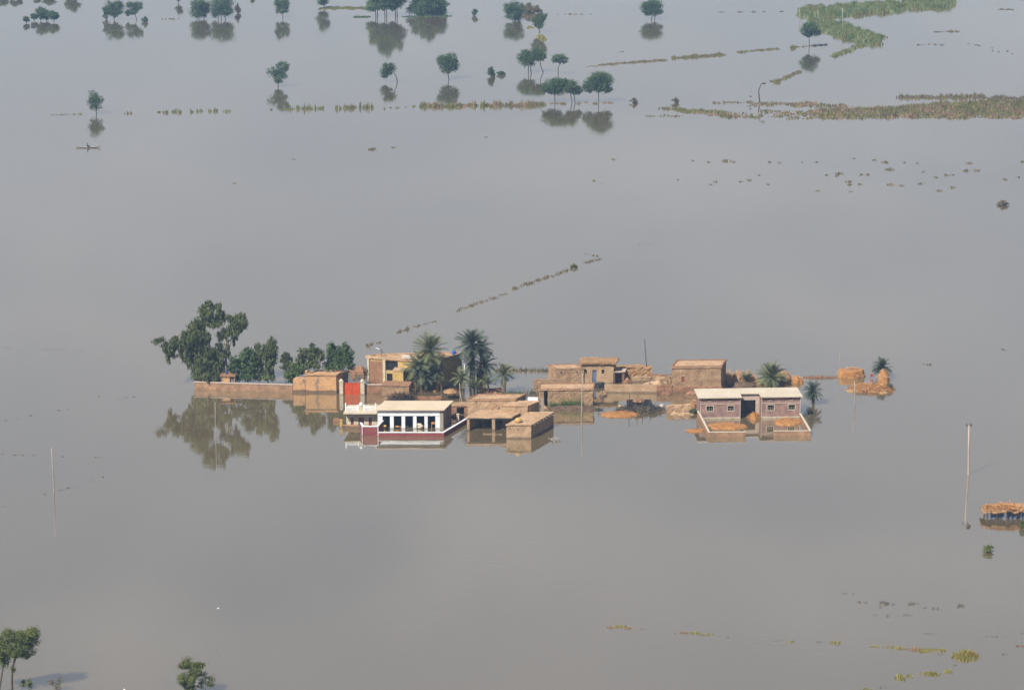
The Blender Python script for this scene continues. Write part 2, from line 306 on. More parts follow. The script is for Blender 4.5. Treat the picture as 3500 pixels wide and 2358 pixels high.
# ================================================================== BUILDINGS
ZB = -0.6
def quad_px(FL, FR, BR, BL=None):
    a, b_, c = gp(*FL), gp(*FR), gp(*BR); d = gp(*BL) if BL else a + (c - b_)
    return [a.xy, b_.xy, c.xy, d.xy]
def top_z(px, py_top, py_base): return vp(px, py_top, gp(px, py_base).y).z
def shell(P, z0, z1, t, ops={}, mat=None, parent=None, weather=None, name='wall', skip=()):
    mb = MB(); n = 4
    for i in range(4):
        if i in skip: continue
        A, B = Vector(P[i]), Vector(P[(i + 1) % 4]); o = [op_px(A, B, *q) for q in ops.get(i, [])]
        if i % 2:
            d = (B - A).normalized(); A2, B2 = A + d * t, B - d * t; o = [(q[0] - t, q[1] - t, q[2], q[3]) for q in o]; mb.wall(A2, B2, z0, z1 - 0.004, t, o)
        else: mb.wall(A, B, z0, z1, t, o)
    return mb.build(name, mat, parent, weather=weather)
def flat_roof(P, z, th, over, mat, parent, rim=None, rimmat=None, weather=(0.1, 0.5)):
    Q = offset_poly(P, over); mb = MB(); mb.prism(Q, z, z + th); r = mb.build('roof', mat, parent, weather=weather)
    if rim:
        mb = MB()
        for i in range(4):
            A, B = Vector(Q[i]), Vector(Q[(i + 1) % 4])
            if i % 2: d = (B - A).normalized(); A, B = A + d * 0.26, B - d * 0.26
            mb.wall(A, B, z + th - 0.02, z + th + rim, 0.25)
        mb.build('parapet', rimmat or mat, r, weather=weather)
    return r
def window(parent, A, B, rect, matf, bars=3, depth=0.06, matbar=None):
    """frame proud of the wall round an opening, with upright bars as sub-parts"""
    A, B = Vector((A[0], A[1], 0)), Vector((B[0], B[1], 0)); d = (B - A).normalized(); nrm = Vector((-d.y, d.x, 0)); u0, u1, z0, z1 = rect; w = 0.10
    O = A - nrm * depth; mb = MB()
    for (a, b_, c, e) in ((u0 - w, u1 + w, z1, z1 + w), (u0 - w, u1 + w, z0 - w, z0), (u0 - w, u0, z0, z1), (u1, u1 + w, z0, z1)):
        mb.obox(O + d * a + Vector((0, 0, c)), d * (b_ - a), nrm * (depth + 0.1), (0, 0, e - c))
    fr = mb.build('window', matf, parent)
    for k in range(bars):
        u = u0 + (u1 - u0) * (k + 1) / (bars + 1); mb = MB()
        mb.obox(A + nrm * 0.05 + d * (u - 0.02) + Vector((0, 0, z0 - 0.005)), d * 0.04, nrm * 0.04, (0, 0, (z1 - z0) * 0.62)); mb.build('bar', matbar or matf, fr)
    return fr
def low_wall(name, label, cat, pts, ytop, t, mat, cap=None, group=None, weather=(0.05, 0.7), capw=0.12):
    G = [gp(*p) for p in pts]; z1 = top_z(pts[0][0], ytop, pts[0][1]); T = thing(name, label, cat, G[0], group)
    for i in range(len(G) - 1):
        A, B = G[i].xy, G[i + 1].xy; mb = MB(); mb.wall(A, B, ZB, z1 - 0.003 * i, t); w_ = mb.build('wall', mat, T, weather=weather)
        if cap:
            d = (B - A).normalized(); nr = Vector((-d.y, d.x)); a = A - nr * 0.07 - d * 0.05; mb = MB()
            mb.obox((a.x, a.y, z1 - 0.01 + 0.003 * i), Vector((d.x, d.y, 0)) * ((B - A).length + 0.1), Vector((nr.x, nr.y, 0)) * (t + 0.14), (0, 0, capw)); mb.build('coping', cap, w_, weather=(0.015, 1.2))
    return T
def mound_mb(px, py, rx, ry, h, seed=0, n=26, rings=7, sharp=0.7, rough=0.32, z0=-0.3):
    """irregular heap: rx across and ry deep in photo pixels on the water, h metres high"""
    c = gp(px, py); ax = rx * mpp(py); ay = abs(gp(px, py - ry).y - gp(px, py + ry).y) / 2
    mb = MB(); P = []; o = Vector((seed * 3.7, seed * 1.3, seed))
    for i in range(rings):
        rr = i / (rings - 1)
        for k in range(n):
            a = 2 * math.pi * k / n; q = Vector((math.cos(a), math.sin(a), 0))
            e = 1 + rough * 1.3 * noise.noise(q * 1.4 + o) + rough * 0.5 * noise.noise(q * 4 + o)
            x, y = c.x + ax * rr * e * q.x, c.y + ay * rr * e * q.y
            z = h * max(0, 1 - rr ** 2) ** sharp * (1 + rough * 1.5 * noise.noise(Vector((x, y, seed)) * (0.9 / max(0.5, h)))) + h * rough * 0.5 * noise.noise(Vector((x, y, seed)) * 2.6) * (1 - rr) + (0 if i < rings - 1 else z0)
            P.append((x, y, z))
    fs = [(i * n + k, i * n + (k + 1) % n, (i + 1) * n + (k + 1) % n, (i + 1) * n + k) for i in range(rings - 1) for k in range(n)]
    mb.add(P, fs); return mb, c, ax, ay
def sticks(mb, c, ax, ay, h, n, ln, w, mi=0, flat=0.5):
    for _ in range(n):
        a = random.uniform(0, 6.283); rr = math.sqrt(random.random()); p = Vector((c.x + ax * rr * math.cos(a), c.y + ay * rr * math.sin(a), 0)); p.z = h * max(0, 1 - rr * rr) ** 0.7 + random.uniform(-0.05, 0.1)
        d = Vector((random.uniform(-1, 1), random.uniform(-1, 1), random.uniform(-flat, flat))).normalized() * ln * random.uniform(0.5, 1.2)
        s_ = d.cross(Vector((random.uniform(-1, 1), random.uniform(-1, 1), 1))).normalized() * w
        mb.add([p - d / 2 - s_, p + d / 2 - s_ * 0.5, p + d / 2 + s_ * 0.5, p - d / 2 + s_], [(0, 1, 2, 3)], mi)
def mound(name, label, cat, px, py, rx, ry, h, mat, seed, group=None, straw=None, nst=160, **kw):
    mb, c, ax, ay = mound_mb(px, py, rx, ry, h, seed, **kw)
    if straw:
        k0 = len(mb.f); sticks(mb, c, ax, ay, h, nst, 0.7, 0.03, 1)
        o = mb.build(name, [mat, straw], base=c)
    else: o = mb.build(name, mat, base=c)
    return tag(o, label, cat, group)
def pole(name, label, pb, pt, r, mat, cat='pole', cross=None, group=None, crossmat=None):
    b_ = gp(*pb); t = vp(pt[0], pt[1], b_.y)
    T = thing(name, label, cat, b_, group); mb = MB(); mid = b_.lerp(t, 0.5) + Vector((random.uniform(-1, 1), 0, 0)) * r * 0.5
    mb.tube([b_ + Vector((0, 0, ZB)), b_, mid, t], [r * 1.15, r * 1.1, r, r * 0.8], 8); mb.build('shaft', mat, T, smooth=True)
    if cross:
        mb = MB(); mb.box((t.x, t.y - 0.0, t.z - 0.12), (cross, 0.12, 0.12)); ca = mb.build('cross_arm', crossmat or M['iron'], T)
        for k in (-1, 0, 1):
            mb = MB(); mb.lathe((t.x + k * cross * 0.42, t.y, t.z - 0.06), [(0.05, 0), (0.10, 0.06), (0.05, 0.13), (0.09, 0.2), (0.03, 0.27)], 8); mb.build('insulator', crossmat or M['iron'], ca)
    return T

# ---- left compound
low_wall('boundary_wall', 'long brick and mud boundary wall with pale coping below the tall eucalyptus', 'wall', [(664, 1331), (1000, 1341)], 1307, 0.35, M['brick_orange'], M['render_strip'])
T = thing('garden_kiosk', 'small orange plastered kiosk with red flat roof behind the boundary wall', 'kiosk', gp(756, 1331))
P = quad_px((756, 1331), (786, 1331), (790, 1324)); zt = top_z(770, 1287, 1331); shell(P, ZB, zt, 0.2, {}, M['plaster_orange'], T)
Q = quad_px((752, 1332), (806, 1332), (811, 1321)); mb = MB(); mb.prism(Q, zt, zt + 0.28); rf = mb.build('roof', M['mud_red'], T, weather=(0.03, 0.6))
for px, py in ((803, 1331), (807, 1324)):
    p = gp(px, py); mb = MB(); mb.box((p.x, p.y, (ZB + zt) / 2), (0.16, 0.16, zt - ZB)); mb.build('post', M['mud_red'], T)
p = gp(775, 1278, zt + 0.28); mb = MB(); mb.lathe(p, [(0.16, 0), (0.2, 0.38), (0.19, 0.42)], 12)
tag(mb.build('bucket', M['blue_plastic'], base=p, smooth=True), 'small blue bucket on the red kiosk roof', 'bucket')

T = thing('plastered_house', 'orange plastered house with peeling grey patches beside the white gate pillars', 'house', gp(1044, 1342))
P = quad_px((1044, 1342), (1150, 1343), (1195, 1331)); zt = top_z(1100, 1283, 1342); shell(P, ZB, zt, 0.3, {}, M['plaster_orange'], T, (0.03, 1.0))
flat_roof(P, zt, 0.14, 0.12, M['mud_roof'], T, 0.22, M['plaster_orange'])
P2 = quad_px((1002, 1341.5), (1043, 1342), (1052, 1332)); z2 = top_z(1020, 1297, 1341); mb = MB(); mb.prism(P2, ZB, z2); mb.build('annex', M['plaster_orange'], T, weather=(0.03, 1.0))
mb = MB(); p = gp(1048, 1341); mb.lathe((p.x, p.y + 0.25, zt + 0.3), [(0.2, 0), (0.2, 0.18), (0.26, 0.3), (0.2, 0.42), (0.05, 0.5)], 10); mb.build('finial', M['plaster_orange'], T)

T = thing('compound_gate', 'bright orange red double gate between white domed pillars', 'gate', gp(1203, 1348))
for px in (1167, 1239):
    p = gp(px, 1348); h = top_z(px, 1304, 1348); w = 0.62; mb = MB(); mb.box((p.x, p.y, (ZB + h) / 2), (w, w, h - ZB)); mb.box((p.x, p.y, h + 0.03), (w + 0.14, w + 0.14, 0.1))
    mb.lathe((p.x, p.y, h + 0.078), [(0.30, 0), (0.32, 0.1), (0.24, 0.26), (0.10, 0.34), (0.02, 0.42)], 12); mb.build('pillar', M['cream'], T)
a, b_ = gp(1175.5, 1348), gp(1231.5, 1348); h = top_z(1200, 1308, 1348)
for k in range(2):
    A = a.lerp(b_, 0.5 * k); B = a.lerp(b_, 0.5 * k + 0.495); mb = MB(); mb.obox((A.x, A.y, ZB), (B.x - A.x, 0, 0), (0, 0.06, 0), (0, 0, h - ZB)); lf = mb.build('gate_leaf', M['gate_red'], T)
    for j, (x0, x1, z0, z1) in enumerate(((0, 1, 0.96, 1.0), (0, 1, 0.5, 0.54), (0, 0.05, 0, 0.955), (0.95, 1, 0, 0.955))):
        mb = MB(); mb.obox((A.x + (B.x - A.x) * x0, A.y - 0.035, ZB + (h - ZB) * z0), ((B.x - A.x) * (x1 - x0), 0, 0), (0, 0.034, 0), (0, 0, (h - ZB) * (z1 - z0))); mb.build('rib', M['gate_red'], lf)
low_wall('boundary_wall', 'short grey brown boundary wall running right from the red gate', 'wall', [(1247, 1347), (1306, 1347)], 1316, 0.35, M['mud_red'], M['render_strip'])
T = thing('mud_shed', 'low flat mud shed beyond the gate wall, thatch debris against its front', 'shed', gp(1306, 1356))
P = quad_px((1306, 1356), (1398, 1358), (1407, 1343)); zt = top_z(1350, 1320, 1357); shell(P, ZB, zt, 0.3, {}, M['mud'], T, (0.13, 0.5)); flat_roof(P, zt, 0.14, 0.1, M['mud_red'], T, weather=(0.08, 0.5))
# white tank behind the gate
p = gp(1229, 1318); mb = MB(); mb.lathe((p.x, p.y, ZB), [(0.38, 0), (0.38, 1.9), (0.3, 2.15), (0.15, 2.25)], 14); T = thing('water_tank', 'white plastic water tank standing behind the right gate pillar', 'tank', p); mb.build('tank_body', M['white_cloth'], T, smooth=True)
mb = MB(); mb.lathe((p.x, p.y, 1.648), [(0.14, 0), (0.14, 0.08)], 12); mb.build('lid', M['white_cloth'], T)
# canopied cart
p = gp(1298, 1312); T = thing('canopy_cart', 'small cart under a dark curved canopy before the yellow house', 'cart', p)
mb = MB(); pts = []
for k in range(9):
    a = math.pi * (1 - k / 8 * 0.62); pts.append((p.x - 0.1 + 0.85 * math.cos(a), p.z + 0.55 + 0.6 * math.sin(a)))
V = [(x, p.y - 0.5, z) for x, z in pts] + [(x, p.y + 0.5, z) for x, z in pts]; mb.add(V, [(k, k + 1, k + 10, k + 9) for k in range(8)]); mb.build('canopy', M['tarp_or_shade_dark'], T)
mb = MB(); mb.box((p.x, p.y, 0.28), (1.5, 0.9, 0.55)); mb.build('body', M['tarp_blue'], T, weather=(0.03, 0.5))
for sx in (-0.55, 0.55):
    mb = MB(); mb.tube([(p.x + sx, p.y - 0.52, 0.02), (p.x + sx, p.y - 0.42, 0.02)], 0.33, 12); mb.build('wheel', M['tarp_or_shade_dark'], T)

# ---- yellow house
T = thing('yellow_house', 'yellow and pink two level house with dark open veranda behind the date palms', 'house', gp(1257, 1312))
P = quad_px((1257, 1312), (1500, 1331), (1578, 1299), (1287, 1306)); zt = top_z(1257, 1224, 1312); A, B = P[0], P[1]
shell(P, ZB, zt, 0.35, {0: [(1319, 1233, 1360, 1269), (1322, 1276, 1342, 1311)]}, M['plaster_yellow'], T, (0.02, 1.5))
flat_roof(P, zt, 0.16, 0.18, M['mud_roof'], T, 0.28, M['mud_roof'], weather=(0.03, 1.2))
d = (B - A).normalized(); nr = Vector((-d.y, d.x)); D3, N3 = Vector((d.x, d.y, 0)), Vector((nr.x, nr.y, 0)); A3 = Vector((A.x, A.y, 0))
u1, _ = on_wall(A, B, 1309, 1300); mb = MB(); mb.obox(A3 - N3 * 0.08 + Vector((0, 0, ZB)), D3 * (u1 - 0.0), N3 * 0.078, (0, 0, zt - 0.35 - ZB)); mb.build('brick_panel', M['mud_red'], T, weather=(0.015, 1.0))
for x0, x1 in ((1257, 1263), (1310, 1318.5)):
    a_, _ = on_wall(A, B, x0, 1300); c_, _ = on_wall(A, B, x1, 1300); mb = MB(); mb.obox(A3 + D3 * a_ - N3 * 0.2 + Vector((0, 0, ZB)), D3 * (c_ - a_), N3 * 0.197, (0, 0, zt - ZB - 0.02)); mb.build('pilaster', M['cream'], T)
r_ = op_px(A, B, 1318, 1227, 1363, 1232); mb = MB(); mb.obox(A3 + D3 * r_[0] - N3 * 0.16 + Vector((0, 0, r_[2])), D3 * (r_[1] - r_[0]), N3 * 0.157, (0, 0, r_[3] - r_[2])); mb.build('beam', M['cream'], T)
r_ = op_px(A, B, 1363, 1259, 1440, 1262); mb = MB(); mb.obox(A3 + D3 * r_[0] - N3 * 0.5 + Vector((0, 0, r_[2])), D3 * (r_[1] - r_[0]), N3 * 0.498, (0, 0, 0.14)); mb.build('ledge', M['mud_roof'], T)
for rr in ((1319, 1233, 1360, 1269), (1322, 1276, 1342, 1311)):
    r_ = op_px(A, B, *rr); mb = MB(); mb.obox(A3 + D3 * (r_[0] + 0.004) + N3 * 0.3 + Vector((0, 0, r_[2] + 0.004)), D3 * (r_[1] - r_[0] - 0.008), N3 * 0.04, (0, 0, r_[3] - r_[2] - 0.008)); mb.build('shutter_or_shade_panel', M['tarp_or_shade_dark'], T)  # added dark panels: the deep veranda's shade put into their colour
PX = quad_px((1344, 1333), (1379, 1336), (1386, 1325)); z2 = top_z(1360, 1269, 1334); mb = MB(); mb.prism(PX, ZB, z2); an = mb.build('annex', M['plaster_yellow'], T)
mb = MB(); mb.prism(offset_poly(PX, 0.08), z2, z2 + 0.12); mb.build('annex_roof', M['mud_roof'], an)
# white balustrade on the parapet
ba = None
for k in range(9):
    u, z = on_wall(A, B, 1376 + k * 4.2, 1233); q = A3 + D3 * u + N3 * 0.05 + Vector((0, 0, zt + 0.435))
    if ba is None:
        mb = MB(); mb.lathe(q, [(0.05, 0), (0.07, 0.1), (0.035, 0.22), (0.06, 0.4)], 8); ba = mb.build('baluster', M['white_paint'], T); q0 = q
    else: clone(ba, 'baluster', T, q - q0)
mb = MB(); u0, _ = on_wall(A, B, 1374, 1233); mb.obox(A3 + D3 * u0 - N3 * 0.02 + Vector((0, 0, zt + 0.83)), D3 * 1.9, N3 * 0.16, (0, 0, 0.09)); mb.build('handrail', M['white_paint'], T)
# dark side wall band and back
A2, B2 = P[1], P[2]; d2 = (B2 - A2).normalized(); n2 = Vector((-d2.y, d2.x)); mb = MB(); mb.obox(Vector((A2.x, A2.y, zt * 0.62)) - Vector((n2.x, n2.y, 0)) * 0.12, Vector((d2.x, d2.y, 0)) * (B2 - A2).length, Vector((n2.x, n2.y, 0)) * 0.117, (0, 0, 0.16)); mb.build('string_course', M['mud_roof'], T)
# roof tank
p = gp(1552, 1211, zt + 0.16); T = thing('roof_tank', 'blue plastic water tank on the flat roof of the yellow house', 'tank', p)
mb = MB(); mb.lathe(p, [(0.34, 0), (0.36, 0.1), (0.34, 0.18), (0.36, 0.28), (0.34, 0.36), (0.32, 0.5), (0.18, 0.58)], 14); mb.build('tank_body', M['blue_plastic'], T, smooth=True); mb = MB(); mb.lathe((p.x, p.y, p.z + 0.578), [(0.12, 0), (0.12, 0.07)], 10); mb.build('lid', M['blue_plastic'], T)
p = gp(1304, 1222, zt + 0.16); T = thing('roof_lamp', 'thin lamp post with white head on the yellow house roof', 'lamp', p)
mb = MB(); mb.tube([p, p + Vector((0, 0, 1.45))], 0.045, 6); mb.build('post', M['iron'], T); mb = MB(); mb.tube([p + Vector((0.03, 0, 1.2)), p + Vector((0.9, 0, 0.1))], 0.03, 6); mb.build('stay', M['iron'], T)
mb = MB(); mb.obox(p + Vector((-0.95, -0.1, 1.62)), (0.62, 0, -0.24), (0, 0.2, 0), (0.02, 0, 0.08)); mb.build('lamp_head', M['white_cloth'], T); mb = MB(); mb.tube([p + Vector((0, 0, 1.36)), p + Vector((-0.34, 0, 1.42))], 0.03, 6); mb.build('arm', M['iron'], T)

# ---- cream house with balustrade
T = thing('balustrade_house', 'small cream house with white roof balustrade and deep eave', 'house', gp(1184, 1455))
P = quad_px((1184, 1455), (1291, 1455), (1302, 1434)); A, B = P[0], P[1]; zt = top_z(1235, 1409, 1455)
doors = [(1199, 1427, 1209, 1462), (1225, 1427, 1244, 1462), (1260, 1427, 1271, 1462)]
shell(P, ZB, zt, 0.25, {0: doors}, M['cream'], T)
mb = MB(); Q = offset_poly(P, [1.15, 0.05, 0.1, 0.28]); mb.prism(Q, zt, zt + 0.2); mb.build('roof', M['cream'], T)
for rct in doors:
    o = op_px(A, B, *rct); mb = MB(); mb.obox((A.x + o[0] + 0.003, A.y + 0.13, ZB), (o[1] - o[0] - 0.006, 0, 0), (0, 0.05, 0), (0, 0, o[3] - ZB - 0.004)); dr = mb.build('door', M['wood_red'], T)
    mb = MB(); mb.box((A.x + o[1] - 0.12, A.y + 0.11, 0.5), (0.05, 0.035, 0.14)); mb.build('handle', M['iron'], dr)
Yb = A.y + 0.05; zr = zt + 0.2
def bx(px): return vp(px, 1390, Yb).x
for px, hh in ((1181.5, 1.15), (1223.5, 0.85), (1244, 0.85), (1284, 1.15)):
    mb = MB(); mb.box((bx(px), Yb, zr + hh / 2), (0.2, 0.2, hh)); po = mb.build('post', M['white_paint'], T); mb = MB(); mb.lathe((bx(px), Yb, zr + hh), [(0.11, 0), (0.14, 0.05), (0.08, 0.12), (0.02, 0.16)], 8); mb.build('cap', M['white_paint'], po)
for x0, x1 in ((1181.5, 1223.5), (1244, 1284)):
    for zz in (0.1, 0.68): mb = MB(); mb.box(((bx(x0) + bx(x1)) / 2, Yb, zr + zz), (bx(x1) - bx(x0) - 0.205, 0.13, 0.1)); mb.build('rail', M['white_paint'], T)
ba = None
for x0 in (1186.5, 1248.5):
    for k in range(8):
        q = Vector((bx(x0 + k * 4.55), Yb, zr + 0.148))
        if ba is None: mb = MB(); mb.lathe(q, [(0.05, 0), (0.075, 0.12), (0.04, 0.26), (0.075, 0.4), (0.05, 0.484)], 8); ba = mb.build('baluster', M['white_paint'], T, smooth=True); q0 = q
        else: clone(ba, 'baluster', T, q - q0)
mb = MB(); mb.box((bx(1234), Yb, zr + 0.36), (bx(1244) - bx(1223.5) - 0.205, 0.16, 0.7)); pn = mb.build('parapet_panel', M['cream'], T)
mb = MB(); q = (bx(1234), Yb, zr + 0.71); mb.lathe(q, [(0.1, 0), (0.12, 0.06), (0.26, 0.2), (0.31, 0.38), (0.26, 0.55), (0.13, 0.66), (0.02, 0.7)], 14); mb.build('globe', M['white_paint'], pn, smooth=True)
low_wall('garden_wall', 'low orange mud wall before the small balustrade house', 'wall', [(1172, 1464), (1238, 1466)], 1453, 0.3, M['plaster_orange'])
low_wall('garden_wall', 'short dark red brick wall stub left of the yellow pillar', 'wall', [(1138, 1441), (1160, 1442)], 1430, 0.35, M['mud_red'])
p = gp(1166, 1460); T = thing('gate_pillar', 'stubby yellow gate pillar beside the balustrade house', 'pillar', p); h = top_z(1166, 1436, 1460); mb = MB(); mb.box((p.x, p.y, (ZB + h) / 2), (0.42, 0.42, h - ZB)); mb.build('shaft', M['plaster_yellow'], T); mb = MB(); mb.box((p.x, p.y, h + 0.04), (0.5, 0.5, 0.1)); mb.build('cap', M['plaster_yellow'], T)

# ---- white colonnaded building and its terrace
T = thing('colonnade_house', 'white colonnaded house with five tall openings and flat pale roof', 'house', gp(1291, 1465))
P = quad_px((1291, 1465), (1515, 1465), (1543, 1437)); A, B = P[0], P[1]; zt = top_z(1400, 1401, 1465)
ops = [op_px(A, B, x0, 1420.5, x1, 1492, ZB - 0.1) for x0, x1 in ((1307, 1333.5), (1345.5, 1373), (1384.5, 1412), (1423.5, 1451), (1461.5, 1488.5))]
mb = MB(); mb.wall(A, B, ZB, zt, 0.4, ops); mb.build('colonnade', M['white_paint'], T)
d = (B - A).normalized(); r_ = (B - A).length
mb = MB(); mb.obox((A.x + 0.0, A.y - 0.06, zt - 0.95), (on_wall(A, B, 1503, 1440)[0], 0, 0), (0, 0.057, 0), (0, 0, 0.5)); mb.build('frieze', M['white_paint'], T)
c_ = on_wall(A, B, 1504, 1440)[0]; mb = MB(); mb.obox((A.x + c_, A.y - 0.05, ZB), (r_ - c_ + 0.02, 0, 0), (0, 0.047, 0), (0, 0, zt - ZB - 0.02)); mb.build('corner_strip', M['concrete'], T)
mb = MB()
for i in (1, 2, 3):
    a, b2 = Vector(P[i]), Vector(P[(i + 1) % 4])
    if i != 2: dd = (b2 - a).normalized(); a, b2 = (a + dd * 0.42, b2 - dd * 0.31) if i == 1 else (a + dd * 0.31, b2 - dd * 0.42)
    mb.wall(a, b2, ZB, zt - 0.004, 0.3)
mb.build('wall', M['brick_wall'], T)
mb = MB(); mb.prism(offset_poly(P, [0.45, 0.3, 0.2, 0.3]), zt, zt + 0.16); mb.build('roof', M['white_roof'], T, weather=(0.012, 1.5))
mid = [Vector(P[0]).lerp(Vector(P[3]), 0.5), Vector(P[1]).lerp(Vector(P[2]), 0.5)]; mb = MB(); mb.wall(mid[0].lerp(mid[1], 0.04), mid[0].lerp(mid[1], 0.96), ZB, zt - 0.01, 0.15, [(0.8, 1.8, ZB - 0.1, 2.4), (4.4, 5.4, ZB - 0.1, 2.4), (7.6, 8.6, ZB - 0.1, 2.4)]); mb.build('inner_wall', M['tarp_or_shade_dark'], T)  # inner wall coloured near-black, so the room's shade is painted on
def sack(name, label, cat, px, py, w, h, mat, seed, n=3, z=0.0, dy=0.35, group=None):
    p = gp(px, py, z); T = thing(name, label, cat, p, group); rnd = random.Random(seed)
    for k in range(n):
        mb = MB(); c = p + Vector((rnd.uniform(-.5, .5) * w * (n > 1), rnd.uniform(-.1, .2), h * 0.3 + k * h * 0.35)); m_ = 10; V = []
        for i in range(6):
            f = i / 5; rr = math.sin(math.pi * min(max(f, 0.06), 0.94)) ** 0.5
            for q in range(m_):
                a = 2 * math.pi * q / m_; V.append(c + Vector(((f - 0.5) * w * 1.1, math.cos(a) * rr * h * 0.45, math.sin(a) * rr * h * 0.4)) + noise.noise_vector(Vector((f * 3 + seed, a, k))) * 0.05)
        mb.add(V, [(i * m_ + q, i * m_ + (q + 1) % m_, (i + 1) * m_ + (q + 1) % m_, (i + 1) * m_ + q) for i in range(5) for q in range(m_)] + [tuple(range(m_)), tuple(range(5 * m_, 6 * m_))])
        mb.build('bundle', mat, T, smooth=True)
    return T
sack('salvaged_bundle', 'orange and white bundle afloat in the first colonnade opening by the maroon wall', 'bundle', 1314, 1463, 0.45, 0.5, M['yellow_sack'], 1, 2)
sack('salvaged_bundle', 'flat orange bundle afloat in the second colonnade opening', 'bundle', 1366, 1464, 0.7, 0.45, M['straw'], 2, 2)
sack('salvaged_bundle', 'small grey white bundle in the middle colonnade opening', 'bundle', 1391, 1462, 0.4, 0.4, M['concrete'], 3, 1)
sack('salvaged_bundle', 'cream and orange sacks heaped in the fourth colonnade opening', 'bundle', 1440, 1464, 0.75, 0.6, M['cream'], 4, 3)
p = gp(1482, 1462); T = thing('salvaged_bundle', 'orange bundle on a raised rack in the last colonnade opening', 'bundle', p)
for k in (-0.3, 0.3): mb = MB(); mb.tube([p + Vector((k, 0, ZB)), p + Vector((k, 0, 0.62))], 0.04, 6); mb.build('leg', M['pale_wood'], T)
mb = MB(); mb.lathe(p + Vector((0, 0, 0.6)), [(0.30, 0), (0.42, 0.12), (0.38, 0.26), (0.12, 0.36)], 10); mb.build('bundle', M['straw'], T, smooth=True)

T = thing('terrace_wall', 'maroon terrace parapet with white coping around the colonnaded house', 'wall', gp(1293, 1492))
z1 = top_z(1400, 1479, 1492); zh = top_z(1264, 1458, 1489)
def tw(p0, p1, h, t=0.24, nm='wall'):
    A, B = gp(*p0).xy, gp(*p1).xy; mb = MB(); mb.wall(A, B, ZB, h, t); w_ = mb.build(nm, M['maroon'], T)
    d = (B - A).normalized(); nr = Vector((-d.y, d.x)); a = A - nr * 0.05; mb = MB(); mb.obox((a.x, a.y, h + 0.002), Vector((d.x, d.y, 0)) * (B - A).length, Vector((nr.x, nr.y, 0)) * (t + 0.1), (0, 0, 0.09)); mb.build('coping', M['white_paint'], w_)
tw((1294, 1492), (1517, 1492), z1); tw((1517.5, 1492), (1596, 1445), z1 + 0.004)
tw((1239, 1489.5), (1292, 1489.5), zh); tw((1292.5, 1489), (1311, 1469), zh + 0.004); tw((1231, 1476), (1238.5, 1489), zh - 0.004)
for px in (1238.2, 1292.3):
    p = gp(px, 1489.8); mb = MB(); mb.box((p.x, p.y - 0.03, (ZB + zh) / 2), (0.1, 0.12, zh - ZB)); mb.build('corner_strip', M['white_paint'], T)
p = gp(1565, 1443); T = thing('white_pillar', 'white square pillar at the back corner of the terrace', 'pillar', p); h = top_z(1565, 1416, 1443); mb = MB(); mb.box((p.x, p.y, (ZB + h) / 2), (0.4, 0.4, h - ZB)); mb.build('shaft', M['cream'], T); mb = MB(); mb.box((p.x, p.y, h + 0.04), (0.48, 0.48, 0.09)); mb.build('cap', M['cream'], T)
T = thing('mud_shed', 'small reddish mud shed with dark doorway behind the terrace corner', 'shed', gp(1541, 1418)); P = quad_px((1541, 1418), (1598, 1418), (1606, 1405)); zt = top_z(1570, 1389, 1418)
shell(P, ZB, zt, 0.25, {0: [(1561, 1393, 1587, 1424)]}, M['mud_red'], T, (0.09, 0.5)); flat_roof(P, zt, 0.12, 0.1, M['mud'], T, weather=(0.08, 0.5))
low_wall('ruined_wall', 'low reddish mud wall remnant behind the colonnaded house roof', 'wall', [(1419, 1371), (1508, 1369)], 1357, 0.4, M['mud_red'], weather=(0.14, 0.5))

# ---- central mud building
T = thing('mud_farmhouse', 'large stepped mud farmhouse with open pillared veranda', 'house', gp(1598, 1443))
PA = quad_px((1598, 1443), (1762, 1443), (1796, 1425)); za = top_z(1650, 1369, 1443); shell(PA, ZB, za, 0.35, {}, M['mud_pale'], T, (0.10, 0.5), 'rear_wall'); flat_roof(PA, za, 0.15, 0.1, M['mud_roof'], T, 0.13, M['mud_red'], (0.07, 0.5))
PB = quad_px((1716, 1457), (1804, 1457), (1846, 1440)); zb = za - 0.28; shell(PB, ZB, zb, 0.3, {}, M['mud_pale'], T, (0.10, 0.5), 'side_wall', skip=(2,)); flat_roof(PB, zb, 0.13, 0.08, M['mud_roof'], T, None, weather=(0.06, 0.5))
PC = quad_px((1731, 1499), (1816, 1499), (1892, 1455)); zc = top_z(1770, 1454, 1499); shell(PC, ZB, zc, 0.35, {}, M['mud_pale'], T, (0.09, 0.5), 'front_wall'); flat_roof(PC, zc, 0.15, 0.1, M['mud_roof'], T, None, weather=(0.06, 0.5))
PV = quad_px((1597, 1472), (1752, 1472), (1800, 1444), (1645, 1444)); zv = zc - 0.05
mb = MB(); mb.prism(offset_poly(PV, [0.15, 0.0, -0.1, 0.1]), zv, zv + 0.16); mb.build('veranda_roof', M['mud_roof'], T, weather=(0.09, 0.5))
mb = MB(); q = [gp(1597, 1472), gp(1752, 1472)]; mb.obox((q[0].x, q[0].y + 0.02, zv - 0.2), (q[1].x - q[0].x, 0, 0), (0, 0.28, 0), (0, 0, 0.198)); mb.build('beam', M['pale_wood'], T, weather=(0.03, 0.6))
for px, w in ((1600.5, 0.36), (1687, 0.48)):
    p = gp(px, 1472); mb = MB(); mb.box((p.x, p.y + 0.16, (ZB + zv - 0.2) / 2), (w, 0.34, zv - 0.2 - ZB)); mb.build('pillar', M['mud_pale'], T, weather=(0.04, 0.5))
mb = MB(); mb.wall(Vector(PV[3]).lerp(Vector(PV[0]), 0.03), Vector(PV[3]).lerp(Vector(PV[0]), 0.94), ZB, zv - 0.01, 0.3); mb.build('veranda_wall', M['mud'], T, weather=(0.04, 0.6))
